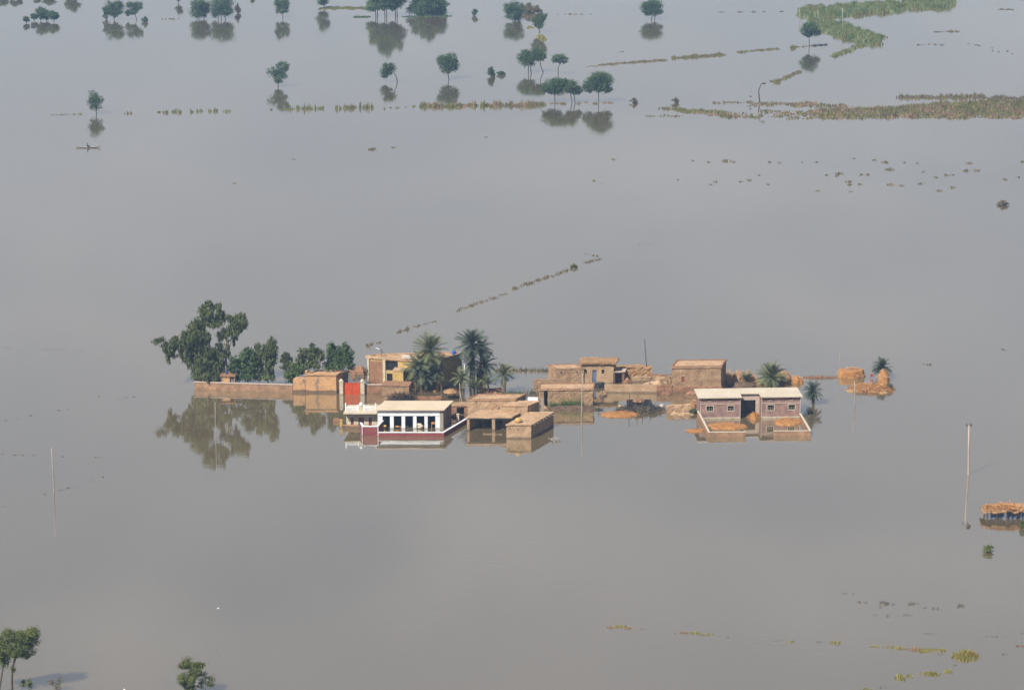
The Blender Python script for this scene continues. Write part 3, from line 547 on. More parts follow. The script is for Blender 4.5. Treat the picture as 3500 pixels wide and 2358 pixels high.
# whitewashed roof piece and grey corner pillar, spouts
mb = MB(); a, b_ = gp(1804, 1446), gp(1838, 1444); mb.obox((a.x, a.y + 1.2, zb + 0.12), (b_.x - a.x, 0, 0), (0, 0.2, 0), (0, 0, 0.5)); mb.build('parapet', M['white_paint'], T, weather=(0.02, 0.6))
p = gp(1849, 1441); mb = MB(); mb.box((p.x + 0.2, p.y, (ZB + zb + 0.55) / 2), (0.36, 0.36, zb + 0.55 - ZB)); mb.build('corner_pillar', M['concrete'], T)
A2, B2 = Vector(PC[1]), Vector(PC[2]); d2 = (B2 - A2).normalized(); n2 = Vector((d2.y, -d2.x))
for k in range(7):
    q = A2.lerp(B2, 0.08 + k * 0.13); mb = MB(); mb.tube([(q.x, q.y, zc + 0.02), (q.x + n2.x * 0.4, q.y + n2.y * 0.4, zc - 0.02)], 0.05, 6); mb.build('spout', M['pale_wood'], T)
for px, py in ((1742, 1464), (1770, 1466), (1627, 1372), (1675, 1372)):
    A_, B_ = (PC[0], PC[1]) if py > 1440 else (PA[0], PA[1]); u, z = on_wall(A_, B_, px, py); q = Vector(A_) + (Vector(B_) - Vector(A_)).normalized() * u
    mb = MB(); mb.tube([(q.x, q.y + 0.1, z), (q.x, q.y - 0.16, z)], 0.07, 6); mb.build('beam_end', M['wood'], T)
sack('fodder_bale', 'round yellow fodder bale on the mud farmhouse roof', 'bale', 1771, 1444, 0.95, 1.15, M['yellow_sack'], 9, 1, z=zc + 0.15)
for k, (x0, y0, x1, y1) in enumerate(((1680, 1400, 1704, 1384), (1636, 1397, 1672, 1396))):
    p = gp(x0, y0, zv + 0.2); q = vp(x1, y1, p.y + 0.5); mb = MB(); mb.tube([p, q], 0.06, 6)
    tag(mb.build('roof_pole', M['wood_red'] if k == 0 else M['pale_wood'], base=p), ('dark pole leaning on the mud farmhouse rear wall', 'pale pole lying along the veranda roof of the farmhouse')[k], 'pole')
p = gp(1893, 1458, zc + 0.1)
mb = MB(); random.seed(31); sticks(mb, p, 0.9, 0.6, 0.3, 45, 1.1, 0.035, 0, 0.4); tag(mb.build('brushwood', M['pale_wood'], base=p), 'grey brushwood sticks overhanging the farmhouse roof corner', 'brushwood')

# ---- mud houses behind
T = thing('mud_house', 'windowless mud house with bright end wall beside the thatched taller one', 'house', gp(1902, 1318))
P = quad_px((1902, 1318), (1996, 1315), (1968, 1301), (1873, 1304)); zt = top_z(1930, 1263, 1317); shell(P, ZB, zt, 0.3, {}, M['mud'], T, (0.11, 0.5)); flat_roof(P, zt, 0.12, 0.1, M['mud_roof'], T, 0.08, M['mud_red'])
for px in (1918, 1972):
    A, B = P[0], P[1]; u, z = on_wall(A, B, px, 1271); q = Vector(A) + (Vector(B) - Vector(A)).normalized() * u; mb = MB(); mb.box((q.x, q.y - 0.02, z), (0.2, 0.14, 0.22)); mb.build('vent', M['wood'], T)
T = thing('thatched_mud_house', 'tall pale mud house with ragged overhanging thatch roof, door and two windows', 'house', gp(1987, 1314))
P = quad_px((1987, 1314), (2097, 1314), (2105, 1300)); A, B = P[0], P[1]; zt = top_z(2040, 1243, 1314)
rects = [(1998.5, 1264, 2006.5, 1279), (2025, 1264, 2038, 1309), (2056, 1263, 2065.5, 1278)]
shell(P, ZB, zt, 0.3, {0: rects}, M['mud_pale'], T, (0.07, 0.6))
for k in (0, 2): window(T, A, B, op_px(A, B, *rects[k]), M['mud_roof'], 1, 0.03)
o = op_px(A, B, *rects[1]); mb = MB(); mb.obox((A.x + o[0] + 0.01, A.y + 0.16, o[2] + 0.01), (o[1] - o[0] - 0.02, 0, 0), (0, 0.05, 0), (0, 0, o[3] - o[2] - 0.02)); mb.build('door', M['tarp_blue'], T)
random.seed(5); mb = MB(); Q = offset_poly(P, 0.42); mb.prism(Q, zt, zt + 0.3); rf = mb.build('roof', M['thatch'], T, weather=(0.16, 0.45))
mb = MB(); c = sum((Vector((q[0], q[1], 0)) for q in Q), Vector()) / 4
for _ in range(260):
    e = random.randrange(4); q = Vector(Q[e]).lerp(Vector(Q[(e + 1) % 4]), random.random()); dd = Vector((q.x - c.x, q.y - c.y, 0)).normalized(); p0 = Vector((q.x, q.y, zt + random.uniform(0.02, 0.36))) - dd * 0.2; p1 = p0 + dd * random.uniform(0.2, 0.5) + Vector((random.uniform(-.15, .15), 0, random.uniform(-0.3, 0.12))); s_ = Vector((0.05, 0, 0.02))
    mb.add([p0 - s_, p0 + s_, p1], [(0, 1, 2)])
mb.build('thatch_fringe', M['reed_tan'], rf)['kind'] = 'stuff'
T = thing('lean_to_shed', 'lean-to shed with black open front beside the thatched house', 'shed', gp(2098, 1313)); P = quad_px((2099, 1313), (2134, 1312), (2138, 1302)); zt = top_z(2115, 1273, 1313)
shell(P, ZB, zt, 0.2, {0: [(2102, 1276, 2126, 1316)]}, M['mud_red'], T, (0.04, 0.6)); flat_roof(P, zt, 0.14, 0.14, M['render_strip'], T, weather=(0.08, 0.4))
T = thing('mud_house', 'low mud house with wide roof and dark doorway above the green reeds', 'house', gp(1843, 1390)); P = quad_px((1843, 1390), (2027, 1388), (2029, 1370)); zt = top_z(1950, 1332, 1388)
shell(P, ZB, zt, 0.35, {0: [(1859, 1334, 1872, 1396)]}, M['mud'], T, (0.13, 0.5)); flat_roof(P, zt, 0.16, 0.15, M['mud_roof'], T, 0.1, M['mud_red'], (0.09, 0.5))
low_wall('compound_wall', 'mud yard wall between windowless house and low wide house', 'wall', [(1824, 1334), (1905, 1332)], 1297, 0.4, M['mud'], weather=(0.09, 0.5))
low_wall('compound_wall', 'straight clean tan compound wall behind the collapsed hut', 'wall', [(2066, 1342), (2243, 1344)], 1314, 0.35, M['mud_pale'], weather=(0.035, 0.7))
low_wall('compound_wall', 'dull brown mud wall below the single window building', 'wall', [(2244, 1345), (2297, 1345)], 1317, 0.35, M['mud_red'], weather=(0.08, 0.6))
T = thing('flat_roofed_barn', 'tan windowed mud barn on a reddish plinth left of the reed screen', 'house', gp(2296, 1342)); P = quad_px((2296, 1343), (2464, 1341), (2479, 1319)); A, B = P[0], P[1]; zt = top_z(2380, 1257, 1342)
rc = (2329, 1287, 2340, 1307); shell(P, ZB, zt, 0.35, {0: [rc]}, M['mud'], T, (0.09, 0.6)); flat_roof(P, zt, 0.18, 0.14, M['mud_roof'], T, 0.14, M['mud_red'], (0.05, 0.6))
o = op_px(A, B, *rc); window(T, A, B, o, M['mud_roof'], 0, 0.03); mb = MB(); mb.obox((A.x + o[0] + 0.01, A.y + 0.14, o[2] + 0.01), (o[1] - o[0] - 0.02, 0, 0), (0, 0.05, 0), (0, 0, o[3] - o[2] - 0.02)); mb.build('shutter_or_shade_panel', M['wood_red'], T)
mb = MB(); mb.prism(offset_poly(P, [0.3, 0.2, 0.0, 0.2]), ZB, 1.05); mb.build('plinth', M['mud_red'], T, weather=(0.12, 0.5))

# ---- ruins, banks
random.seed(11)
low_wall('ruined_wall', 'crumbled mud yard wall in front of the brush covered bank', 'wall', [(2160, 1306), (2290, 1304)], 1289, 0.5, M['mud_pale'], weather=(0.2, 0.45))
low_wall('ruined_wall', 'crumbled reddish wall just beneath the barn side', 'wall', [(2215, 1296), (2285, 1295)], 1281, 0.4, M['mud_red'], weather=(0.2, 0.45))
low_wall('brush_bank', 'long brown brush covered bank under the thin mast', 'bank', [(2100, 1293), (2228, 1292)], 1256, 1.6, M['thatch'], weather=(0.3, 0.4))
low_wall('ruined_wall', 'pinkish ruined brick wall among the small palms', 'wall', [(1628, 1313), (1662, 1314)], 1263, 0.35, M['mud_red'], weather=(0.2, 0.45))
low_wall('ruined_wall', 'low mud wall remnant behind the farmhouse roof', 'wall', [(1648, 1345), (1718, 1344)], 1329, 0.4, M['mud_red'], weather=(0.14, 0.45))
mound('rubble_heap', 'dark reddish rubble heap left of the yellow house', 'rubble', 1225, 1278, 34, 7, 1.3, M['mud_red'], 8, straw=M['twig'], nst=60)
mound('earth_bank', 'dark wet earth bank under the green reeds', 'bank', 1962, 1399, 100, 6, 0.55, M['mud_dark'], 14, straw=M['twig'], nst=200, rough=0.3)
low_wall('ruined_wall', 'broken orange mud wall between collapsed hut and brick house', 'wall', [(2280, 1411), (2362, 1408)], 1387, 0.6, M['mud_roof'], weather=(0.22, 0.45))
mound('straw_bundle', 'upright orange straw bundle beside the brick house', 'straw', 2372, 1390, 8, 3, 1.1, M['straw'], 15, straw=M['reed_tan'], nst=60)
mound('straw_raft', 'spindle shaped orange straw raft floating before the collapsed hut', 'straw', 2115, 1418, 70, 10, 0.35, M['straw'], 16, straw=M['frond_orange'], nst=260, rough=0.1, sharp=0.45)
p = gp(2048, 1411); mb = MB(); mb.obox(p + Vector((-0.3, 0, 0.15)), (1.0, 0.3, 0.15), (0.05, 0.35, 0), (0, 0, 0.06)); tag(mb.build('plank', M['tarp_or_shade_dark'], base=p, weather=(0.03, 0.3)), 'dark plank at the tip of the straw raft', 'plank')
mound('straw_mat', 'wide orange straw mat inside the brick house courtyard left wall', 'straw', 2484, 1458, 74, 12, 0.32, M['straw'], 17, straw=M['frond_orange'], nst=260, rough=0.22, sharp=0.5)
mound('straw_mat', 'orange straw mat below the right pair of barred windows', 'straw', 2693, 1443, 50, 13, 0.32, M['straw'], 18, straw=M['frond_orange'], nst=200, rough=0.22, sharp=0.5)
mound('straw_mat', 'narrow orange straw mat floating outside the courtyard left wall', 'straw', 2376, 1473, 34, 6, 0.22, M['straw'], 19, straw=M['frond_orange'], nst=90, rough=0.2)
mound('straw_heap', 'orange straw heap with yellow top in the brick house porch', 'straw', 2578, 1428, 24, 5, 0.75, M['straw'], 20, straw=M['frond_orange'], nst=200, rough=0.55, sharp=0.9)
mound('straw_heap', 'tan straw stack just behind the large palm by the brick house', 'straw', 2676, 1304, 30, 6, 1.7, M['thatch'], 21, straw=M['reed_tan'], nst=200)
mound('straw_heap', 'low tan straw heap at the end of the thin mud dyke', 'straw', 2722, 1306, 26, 5, 1.0, M['straw'], 22, straw=M['reed_tan'], nst=150)
mound('hut_roof', 'dark low domed hut roof behind the brick house', 'roof', 2535, 1322, 54, 7, 0.85, M['mud_dark'], 23, straw=M['twig'], nst=100, rough=0.1)
mound('mud_dyke', 'thin straight mud dyke between straw heap and long haystack', 'dyke', 2796, 1291, 62, 2.2, 0.3, M['mud_red'], 24, rough=0.3, straw=M['twig'], nst=80)
mound('haystack', 'long rounded orange haystack standing in open water', 'haystack', 2908, 1286, 50, 7, 1.45, M['straw'], 25, straw=M['reed_tan'], nst=520, sharp=0.2, rough=0.2)
mound('haystack', 'conical orange haystack beside the lone palm', 'haystack', 3020, 1302, 23, 6, 1.95, M['straw'], 26, straw=M['reed_tan'], nst=220, sharp=0.95, rough=0.12)
p = gp(2976, 1292); mb = MB(); mb.tube([p + Vector((0, 0, -0.4)), p + Vector((0, 0, 0.7))], 0.04, 6); T = thing('red_cloth', 'small red cloth on a stick between the two haystacks', 'cloth', p); mb.build('stick', M['wood'], T); mb = MB(); mb.add([p + Vector((x, random.uniform(-.1, .1), z)) for z in (0.25, 0.45, 0.68) for x in (0.0, 0.2, 0.42)], [(0, 1, 4, 3), (1, 2, 5, 4), (3, 4, 7, 6), (4, 5, 8, 7)]); mb.build('cloth', M['red_cloth'], T)
mb, c, ax, ay = mound_mb(2978, 1331, 74, 13, 0.45, 27, rough=0.5); sticks(mb, c, ax * 1.1, ay * 1.1, 0.6, 420, 1.3, 0.05, 1, 0.5); tag(mb.build('debris_pile', [M['thatch'], M['frond_orange']], base=c), 'tangle of brown branches and orange debris by the conical haystack', 'debris')
mound('brush_clump', 'dark round brush clump at the end of the branch tangle', 'brush', 3040, 1330, 15, 6, 0.9, M['mud_dark'], 28, straw=M['twig'], nst=120)
mb, c, ax, ay = mound_mb(1375, 1371, 46, 5, 0.9, 29, rough=0.4); sticks(mb, c, ax * 1.1, ay * 1.2, 1.2, 260, 1.5, 0.05, 1, 0.8); tag(mb.build('collapsed_thatch', [M['tarp_or_shade_dark'], M['wood']], base=c), 'black collapsed thatch and sticks behind the colonnaded house', 'debris')

mound('brush_heap', 'black brush heap in front of the thatched house door', 'brush', 2050, 1322, 26, 4, 0.75, M['tarp_or_shade_dark'], 46, straw=M['twig'], nst=160, rough=0.5)
for k, (x, y, rx, ry, h, mt, lb) in enumerate((
 (2240, 1316, 40, 5, 0.8, 'mud_roof', 'pale rubble spill behind the straight tan compound wall'), (2270, 1348, 24, 4, 0.55, 'mud_red', 'reddish slumped mud at the foot of the dull brown wall'),
 (2060, 1352, 14, 4, 0.6, 'mud', 'slumped mud at the near end of the straight tan wall'), (2290, 1300, 26, 4, 1.0, 'mud_red', 'reddish rubble piled against the barn end wall'),
 (2145, 1312, 16, 4, 0.9, 'mud_red', 'rubble heap beside the lean-to shed'), (1836, 1342, 18, 4, 0.7, 'mud', 'mud heap before the yard wall by the windowless house'),
 (1862, 1398, 26, 4, 0.45, 'mud', 'washed out mud below the dark doorway of the low house'), (2400, 1348, 60, 4, 0.6, 'mud_red', 'wet reddish mud shelf along the barn plinth'),
 (1350, 1362, 34, 3, 0.4, 'mud', 'slumped mud before the low flat shed near the gate'), (1690, 1348, 34, 3, 0.5, 'mud_red', 'reddish mud spit behind the farmhouse'),
 (2335, 1416, 36, 3, 0.35, 'mud_roof', 'orange mud shelf below the broken wall by the brick house'), (2600, 1312, 60, 5, 0.6, 'thatch', 'straw strewn ground under the round headed palm'), (1560, 1424, 22, 3, 0.5, 'mud_red', 'reddish mud heap at the foot of the terrace shed'))):
    mound('rubble_heap', lb, 'rubble', x, y, rx, ry, h, M[mt], 70 + k, straw=M['twig'], nst=40, rough=0.5, n=34)
# ---- collapsed hut
c = gp(2185, 1396); T = thing('collapsed_hut', 'collapsed thatch hut with black sagging roof on leaning poles', 'hut', c); s_ = mpp(1396)
mb = MB(); nx, ny = 14, 5; V = []
for j in range(ny):
    for i in range(nx):
        f = i / (nx - 1); x = vp(2143 + 84 * f, 1380, c.y).x; z = vp(2185, 1372, c.y).z - 0.25 + 0.35 * abs(f - 0.4) + 0.22 * noise.noise(Vector((f * 7, j * 0.7, 3))) - 0.18 * j * (0.4 if j < 2 else 0.1); V.append((x, c.y - 1.1 + j * 0.75, z))
mb.add(V, [(j * nx + i, j * nx + i + 1, (j + 1) * nx + i + 1, (j + 1) * nx + i) for j in range(ny - 1) for i in range(nx - 1)]); ro = mb.build('roof', M['tarp_or_shade_dark'], T)
mo = ro.modifiers.new('thick', 'SOLIDIFY'); mo.thickness = 0.5; mo.offset = -1
mb = MB(); random.seed(41); sticks(mb, vp(2180, 1362, c.y), 1.4, 1.0, 0.4, 10, 1, 0.05); k = [v for v in mb.v]; mb = MB(); q = vp(2182, 1366, c.y); mb.lathe((q.x, q.y, q.z - 0.2), [(0.95, 0), (0.8, 0.12), (0.4, 0.3), (0.05, 0.3)], 12); mb.build('roof_matting', M['mud_red'], T, weather=(0.4, 0.3))
for (x0, y0, x1, y1) in ((2146, 1402, 2152, 1346), (2170, 1402, 2180, 1350), (2226, 1402, 2222, 1362), (2200, 1404, 2196, 1358), (2105, 1398, 2112, 1372)):
    a = gp(x0, y0); t_ = vp(x1, y1, a.y); mb = MB(); mb.tube([a + Vector((0, 0, ZB)), t_], [0.08, 0.05], 6); mb.build('pole', M['wood'], T)
mb = MB(); mb2, c2, ax, ay = mound_mb(2192, 1404, 84, 9, 0.55, 33, rough=0.5); sticks(mb2, c2, ax * 1.05, ay * 1.1, 0.75, 420, 1.3, 0.05, 1, 0.6); mb2.build('debris', [M['mud_dark'], M['twig']], T)
sack('white_crate', 'pale grey bundle at the right end of the collapsed hut', 'bundle', 2262, 1394, 0.75, 0.95, M['render_strip'], 44, 1, z=0.3)
sack('orange_bundle', 'small orange and white bundles at the tip of the collapsed hut debris', 'bundle', 2122, 1398, 0.5, 0.5, M['yellow_sack'], 45, 3, z=0.1)

# ---- brick house
A3, B3 = gp(2393, 1433), gp(2735, 1428); D = (B3 - A3).normalized(); L = (B3 - A3).length; Nn = Vector((-D.y, D.x, 0)); DEP = 5.0; REC = 2.2
T = thing('brick_house', 'pinkish brick house with four barred windows and central porch', 'house', A3)
A, B = A3.xy, B3.xy; zt = top_z(2450, 1359, 1432); uL = on_wall(A, B, 2531, 1400)[0]; uR = on_wall(A, B, 2602, 1400)[0]
def P2(u, v): q = A3 + D * u + Nn * v; return q.xy
wins = [(2415, 1388, 2437, 1405), (2487, 1387, 2508, 1404), (2623, 1384, 2645, 1402), (2695, 1383, 2717, 1400)]; vents = [(2421, 1364, 2430, 1370), (2492, 1364, 2500, 1370), (2629, 1361, 2637, 1367), (2700, 1360, 2708, 1366)]
W_ = [op_px(A, B, *q) for q in wins]; V_ = [op_px(A, B, *q) for q in vents]
mb = MB(); mb.wall(P2(0, 0), P2(uL, 0), ZB, zt, 0.25, W_[:2] + V_[:2]); mb.wall(P2(uR, 0), P2(L, 0), ZB, zt, 0.25, [(o[0] - uR, o[1] - uR, o[2], o[3]) for o in W_[2:] + V_[2:]])
mb.wall(P2(L, 0.252), P2(L, DEP - 0.252), ZB, zt - 0.004, 0.25); mb.wall(P2(L, DEP), P2(0, DEP), ZB, zt, 0.25); mb.wall(P2(0, DEP - 0.252), P2(0, 0.252), ZB, zt - 0.004, 0.25)
mb.wall(P2(uL, 0.252), P2(uL, REC), ZB, zt - 0.004, 0.25); mb.wall(P2(uR, REC), P2(uR, 0.252), ZB, zt - 0.004, 0.25)
mb.build('wall', M['brick_wall'], T)
mb = MB(); mb.wall(P2(uL - 0.25, REC + 0.003), P2(uR + 0.25, REC + 0.003), ZB, zt - 0.003, 0.2, [(0.55, uR - uL - 0.35, ZB - 0.1, zt - 1.05)]); mb.build('porch_wall', M['render_strip'], T)
for k in range(5):
    u = uL + 0.4 + (uR - uL - 0.8) * k / 4; mb = MB(); q = A3 + D * u + Nn * (REC + 0.1); mb.obox(q + Vector((0, 0, ZB)), D * 0.05, Nn * 0.05, (0, 0, zt - 1.05 - ZB)); mb.build('grille_bar', M['iron'], T)
for k in range(2):
    mb = MB(); q = A3 + D * (uL + 0.3) + Nn * (REC + 0.16); mb.obox(q + Vector((0, 0, 0.5 + k * 0.8)), D * (uR - uL - 0.4), Nn * 0.04, (0, 0, 0.06)); mb.build('grille_rail', M['iron'], T)
ov = 0.42; o_ = [P2(-ov, -ov), P2(uL + 0.15, -ov), P2(uL + 0.15, REC - 0.3), P2(uR - 0.15, REC - 0.3), P2(uR - 0.15, -ov), P2(L + ov * 0.6, -ov), P2(L + ov * 0.6, DEP + 0.2), P2(-ov, DEP + 0.2)]
mb = MB(); mb.prism(o_, zt, zt + 0.17); mb.build('roof', M['pale_roof'], T)
for o in W_: window(T, A, B, o, M['cream'], 3, 0.05, M['pale_roof'])
for o in V_:
    mb = MB(); q = A3 + D * (o[0] - 0.1) - Nn * 0.05; mb.obox(q + Vector((0, 0, o[2] - 0.12)), D * (o[1] - o[0] + 0.2), Nn * 0.048, (0, 0, 0.11)); mb.build('vent_sill', M['render_strip'], T)
zsc = on_wall(A, B, 2460, 1380)[1]
for u0, u1 in ((0, uL), (uR, L)):
    mb = MB(); mb.obox(A3 + D * (u0 - 0.02) - Nn * 0.05 + Vector((0, 0, zsc - 0.08)), D * (u1 - u0 + 0.04), Nn * 0.047, (0, 0, 0.14)); mb.build('string_course', M['render_strip'], T)
    mb = MB(); mb.obox(A3 + D * (u0 - 0.02) - Nn * 0.05 + Vector((0, 0, ZB)), D * (u1 - u0 + 0.04), Nn * 0.046, (0, 0, 0.28 - ZB)); mb.build('plinth', M['cream'], T, weather=(0.008, 0.4))
    for u in (u0, u1 - 0.12): mb = MB(); mb.obox(A3 + D * u - Nn * 0.055 + Vector((0, 0, 0.285)), D * 0.12, Nn * 0.053, (0, 0, zt - 0.29)); mb.build('corner_strip', M['render_strip'], T)
T = thing('courtyard_wall', 'low brick courtyard wall with white coping before the brick house', 'wall', gp(2421, 1494)); z1 = top_z(2480, 1477.5, 1494)
def cw(p0, p1, h):
    A, B = gp(*p0).xy, gp(*p1).xy; mb = MB(); mb.wall(A, B, ZB, h, 0.24); w_ = mb.build('wall', M['brick_orange'], T)
    d = (B - A).normalized(); nr = Vector((-d.y, d.x)); a = A - nr * 0.04; mb = MB(); mb.obox((a.x, a.y, h + 0.002), Vector((d.x, d.y, 0)) * (B - A).length, Vector((nr.x, nr.y, 0)) * 0.32, (0, 0, 0.07)); mb.build('coping', M['pale_roof'], w_)
cw((2383, 1421), (2420.5, 1494), z1 + 0.004); cw((2421, 1494.5), (2549, 1493.5), z1); cw((2644, 1490.5), (2771, 1489.5), z1); cw((2771.5, 1489), (2737, 1430), z1 + 0.004)
for k, (px, py) in enumerate(((2443, 1321), (2452, 1322))):
    p = gp(px, 1322, 1.0)
# ---- hut at the right edge
c = gp(3432, 1772); T = thing('thatched_hut', 'open thatched hut on posts with blue sheeting, cut by the picture edge', 'hut', c); s_ = mpp(1768)
zr = top_z(3430, 1746, 1772)
mb = MB(); nx, ny = 16, 7; V = []; random.seed(3)
for j in range(ny):
    for i in range(nx):
        f, gg = i / (nx - 1), j / (ny - 1); x = c.x + (f - 0.42) * 7.4; y = c.y - 0.5 + gg * 3.2; rg = (1 - abs(gg - 0.5) * 2) * 0.8 * min(1, f * 2.2 + 0.1)
        V.append((x + random.uniform(-.1, .1), y + random.uniform(-.1, .1), zr + rg + 0.4 * noise.noise(Vector((x, y, 0)) * 1.1) - 0.15 * max(0, 0.25 - f)))
mb.add(V, [(j * nx + i, j * nx + i + 1, (j + 1) * nx + i + 1, (j + 1) * nx + i) for j in range(ny - 1) for i in range(nx - 1)]); ro = mb.build('roof', M['thatch'], T); mo = ro.modifiers.new('thick', 'SOLIDIFY'); mo.thickness = 0.2; mo.offset = -1
mb = MB(); k_ = Vector((c.x + 0.6, c.y + 1.0, 0)); sticks(mb, Vector((k_.x, k_.y, 0)), 3.6, 1.7, 0.5, 420, 1.0, 0.05, 0, 0.25)
for v in mb.v: v.z += zr + 0.12
mb.build('loose_thatch', M['frond_orange'], ro)
for i in range(5):
    for j in range(2):
        x = c.x - 2.4 + i * 1.35; y = c.y - 0.25 + j * 2.5; mb = MB(); mb.tube([(x, y, ZB), (x + random.uniform(-.08, .08), y, zr + 0.05)], [0.11, 0.08], 7); mb.build('post', M['wood'], T)
for i, (x0, x1) in enumerate(((-1.9, 0.0), (0.4, 2.4), (2.6, 4.2))):
    mb = MB(); n_ = 8; V = [(c.x + x0 + (x1 - x0) * k / n_, c.y + 0.12 + 0.1 * math.sin(k * 2.1), z) for z in (ZB, zr - 0.15) for k in range(n_ + 1)]; mb.add(V, [(k, k + 1, k + n_ + 2, k + n_ + 1) for k in range(n_)]); mb.build('sheeting', M['tarp_blue'], T)
# ---- thatch canopy and leaning poles among the palms
c = gp(1545, 1362); T = thing('thatch_canopy', 'sagging orange thatch canopy on thin legs behind the small palms', 'canopy', c); zc_ = vp(1545, 1336, c.y).z
mb = MB(); mb.lathe((c.x - 0.2, c.y, zc_ - 0.2), [(1.25, 0), (1.1, 0.18), (0.6, 0.4), (0.1, 0.5)], 14); mb.build('roof', M['thatch'], T, weather=(0.16, 0.35))
for dx, dy in ((-1.0, -0.4), (0.7, -0.4), (-0.8, 0.6), (0.6, 0.6)): mb = MB(); mb.tube([(c.x - 0.2 + dx, c.y + dy, ZB), (c.x - 0.2 + dx * 0.9, c.y + dy, zc_)], 0.06, 6); mb.build('leg', M['wood'], T)
pole('bamboo_pole', 'pale pole leaning before the dark side wall of the yellow house', (1546, 1318), (1528, 1272), 0.07, M['pale_wood'])
pole('bamboo_pole', 'pale pole leaning behind the colonnaded house roof corner', (1582, 1385), (1572, 1338), 0.07, M['pale_wood'])
pole('bamboo_pole', 'short upright pale pole by the thatch canopy', (1573, 1350), (1571, 1310), 0.07, M['pale_wood'])
pole('bamboo_pole', 'short white pole above the small palm crown', (1588, 1330), (1587, 1245), 0.06, M['white_paint'])
# ---- utility poles
pole('utility_pole', 'pale wooden utility pole standing alone in water beyond the left treeline', (185, 1684), (176, 1531), 0.085, M['concrete'])
pole('utility_pole', 'thin pale pole amid the eucalyptus reflections', (737, 1494), (735, 1374), 0.06, M['concrete'])
pole('utility_pole', 'thick pale pole in front of the low wide mud house', (1988, 1420), (1991, 1276), 0.10, M['concrete'])
pole('utility_pole', 'tall pinkish utility pole with dark cross arm near the thatched hut', (3310, 1622), (3312, 1452), 0.12, M['concrete_warm'], cross=0.9)
pole('utility_pole', 'short grey pole in front of the long haystack debris', (2922, 1387), (2920, 1300), 0.08, M['concrete'])
pole('utility_pole', 'very thin pale pole rising behind the long haystack', (2866, 1284), (2871, 1200), 0.035, M['concrete'])
pole('radio_mast', 'thin grey mast rising from the brush covered bank', (2212, 1290), (2203, 1160), 0.07, M['iron'], cat='mast')
for x, y0, y1, lb in ((2733, 70, 31, 'short pale pole at the very tip of the far reed bank'), (2796, 72, 34, 'short pale pole between reed bank tip and the taller pole'), (2880, 106, 28, 'tallest thin pale pole in the far reed bank')): pole('utility_pole', lb, (x, y0), (x, y1), 0.12, M['concrete'], group='poles in the far reed bank')

# ================================================================== VEGETATION
def leaves(mb, c, ax, ay, az, n, size, rnd, droop=0.0, nsub=None, mi=0):
    """leaf faces gathered in sub-clumps spread through an ellipsoid"""
    nsub = nsub or max(9, int(8 + ax * az * 4.6)); subs = []
    for _ in range(nsub):
        while True:
            q = Vector((rnd.uniform(-1, 1), rnd.uniform(-1, 1), rnd.uniform(-1, 1)))
            if 0.15 < q.length < 1: break
        q = q.normalized() * (q.length ** 0.5) * 0.86; subs.append((q, rnd.uniform(0.3, 0.5)))
    for _ in range(n):
        q, r = rnd.choice(subs); g_ = Vector((rnd.gauss(0, 0.5), rnd.gauss(0, 0.5), rnd.gauss(0, 0.5))) * r
        p = c + Vector(((q.x + g_.x) * ax, (q.y + g_.y) * ay, (q.z + g_.z) * az))
        if p.z < 0.05: continue
        s_ = size * rnd.uniform(0.6, 1.35)
        nrm = (Vector((rnd.uniform(-1, 1), rnd.uniform(-1, 1), rnd.uniform(-0.3, 1.2))) + g_.normalized() * 0.5).normalized()
        if droop: u = Vector((rnd.uniform(-.35, .35), rnd.uniform(-.35, .35), -1)).normalized()
        else: u = nrm.orthogonal().normalized()
        v = nrm.cross(u); v = v.normalized() if v.length > 1e-3 else Vector((1, 0, 0))
        lu, lv = (s_ * (1 + droop), s_ * (0.55 if droop else 0.75))
        mb.add([p - u * lu * 0.5, p + v * lv * 0.5, p + u * lu * 0.5, p - v * lv * 0.5], [(0, 1, 2, 3)], mi)
def limb(mb, a, b_, r0, r1, rnd, wob=0.1):
    L_ = (b_ - a).length; pts = [a.lerp(b_, t) + Vector((rnd.uniform(-1, 1), rnd.uniform(-1, 1), 0)) * wob * L_ * (0.5 if 0 < t < 1 else 0) * 0.5 for t in (0, 0.33, 0.66, 1)]
    mb.tube(pts, [r0 + (r1 - r0) * t for t in (0, 0.33, 0.66, 1)], 6)
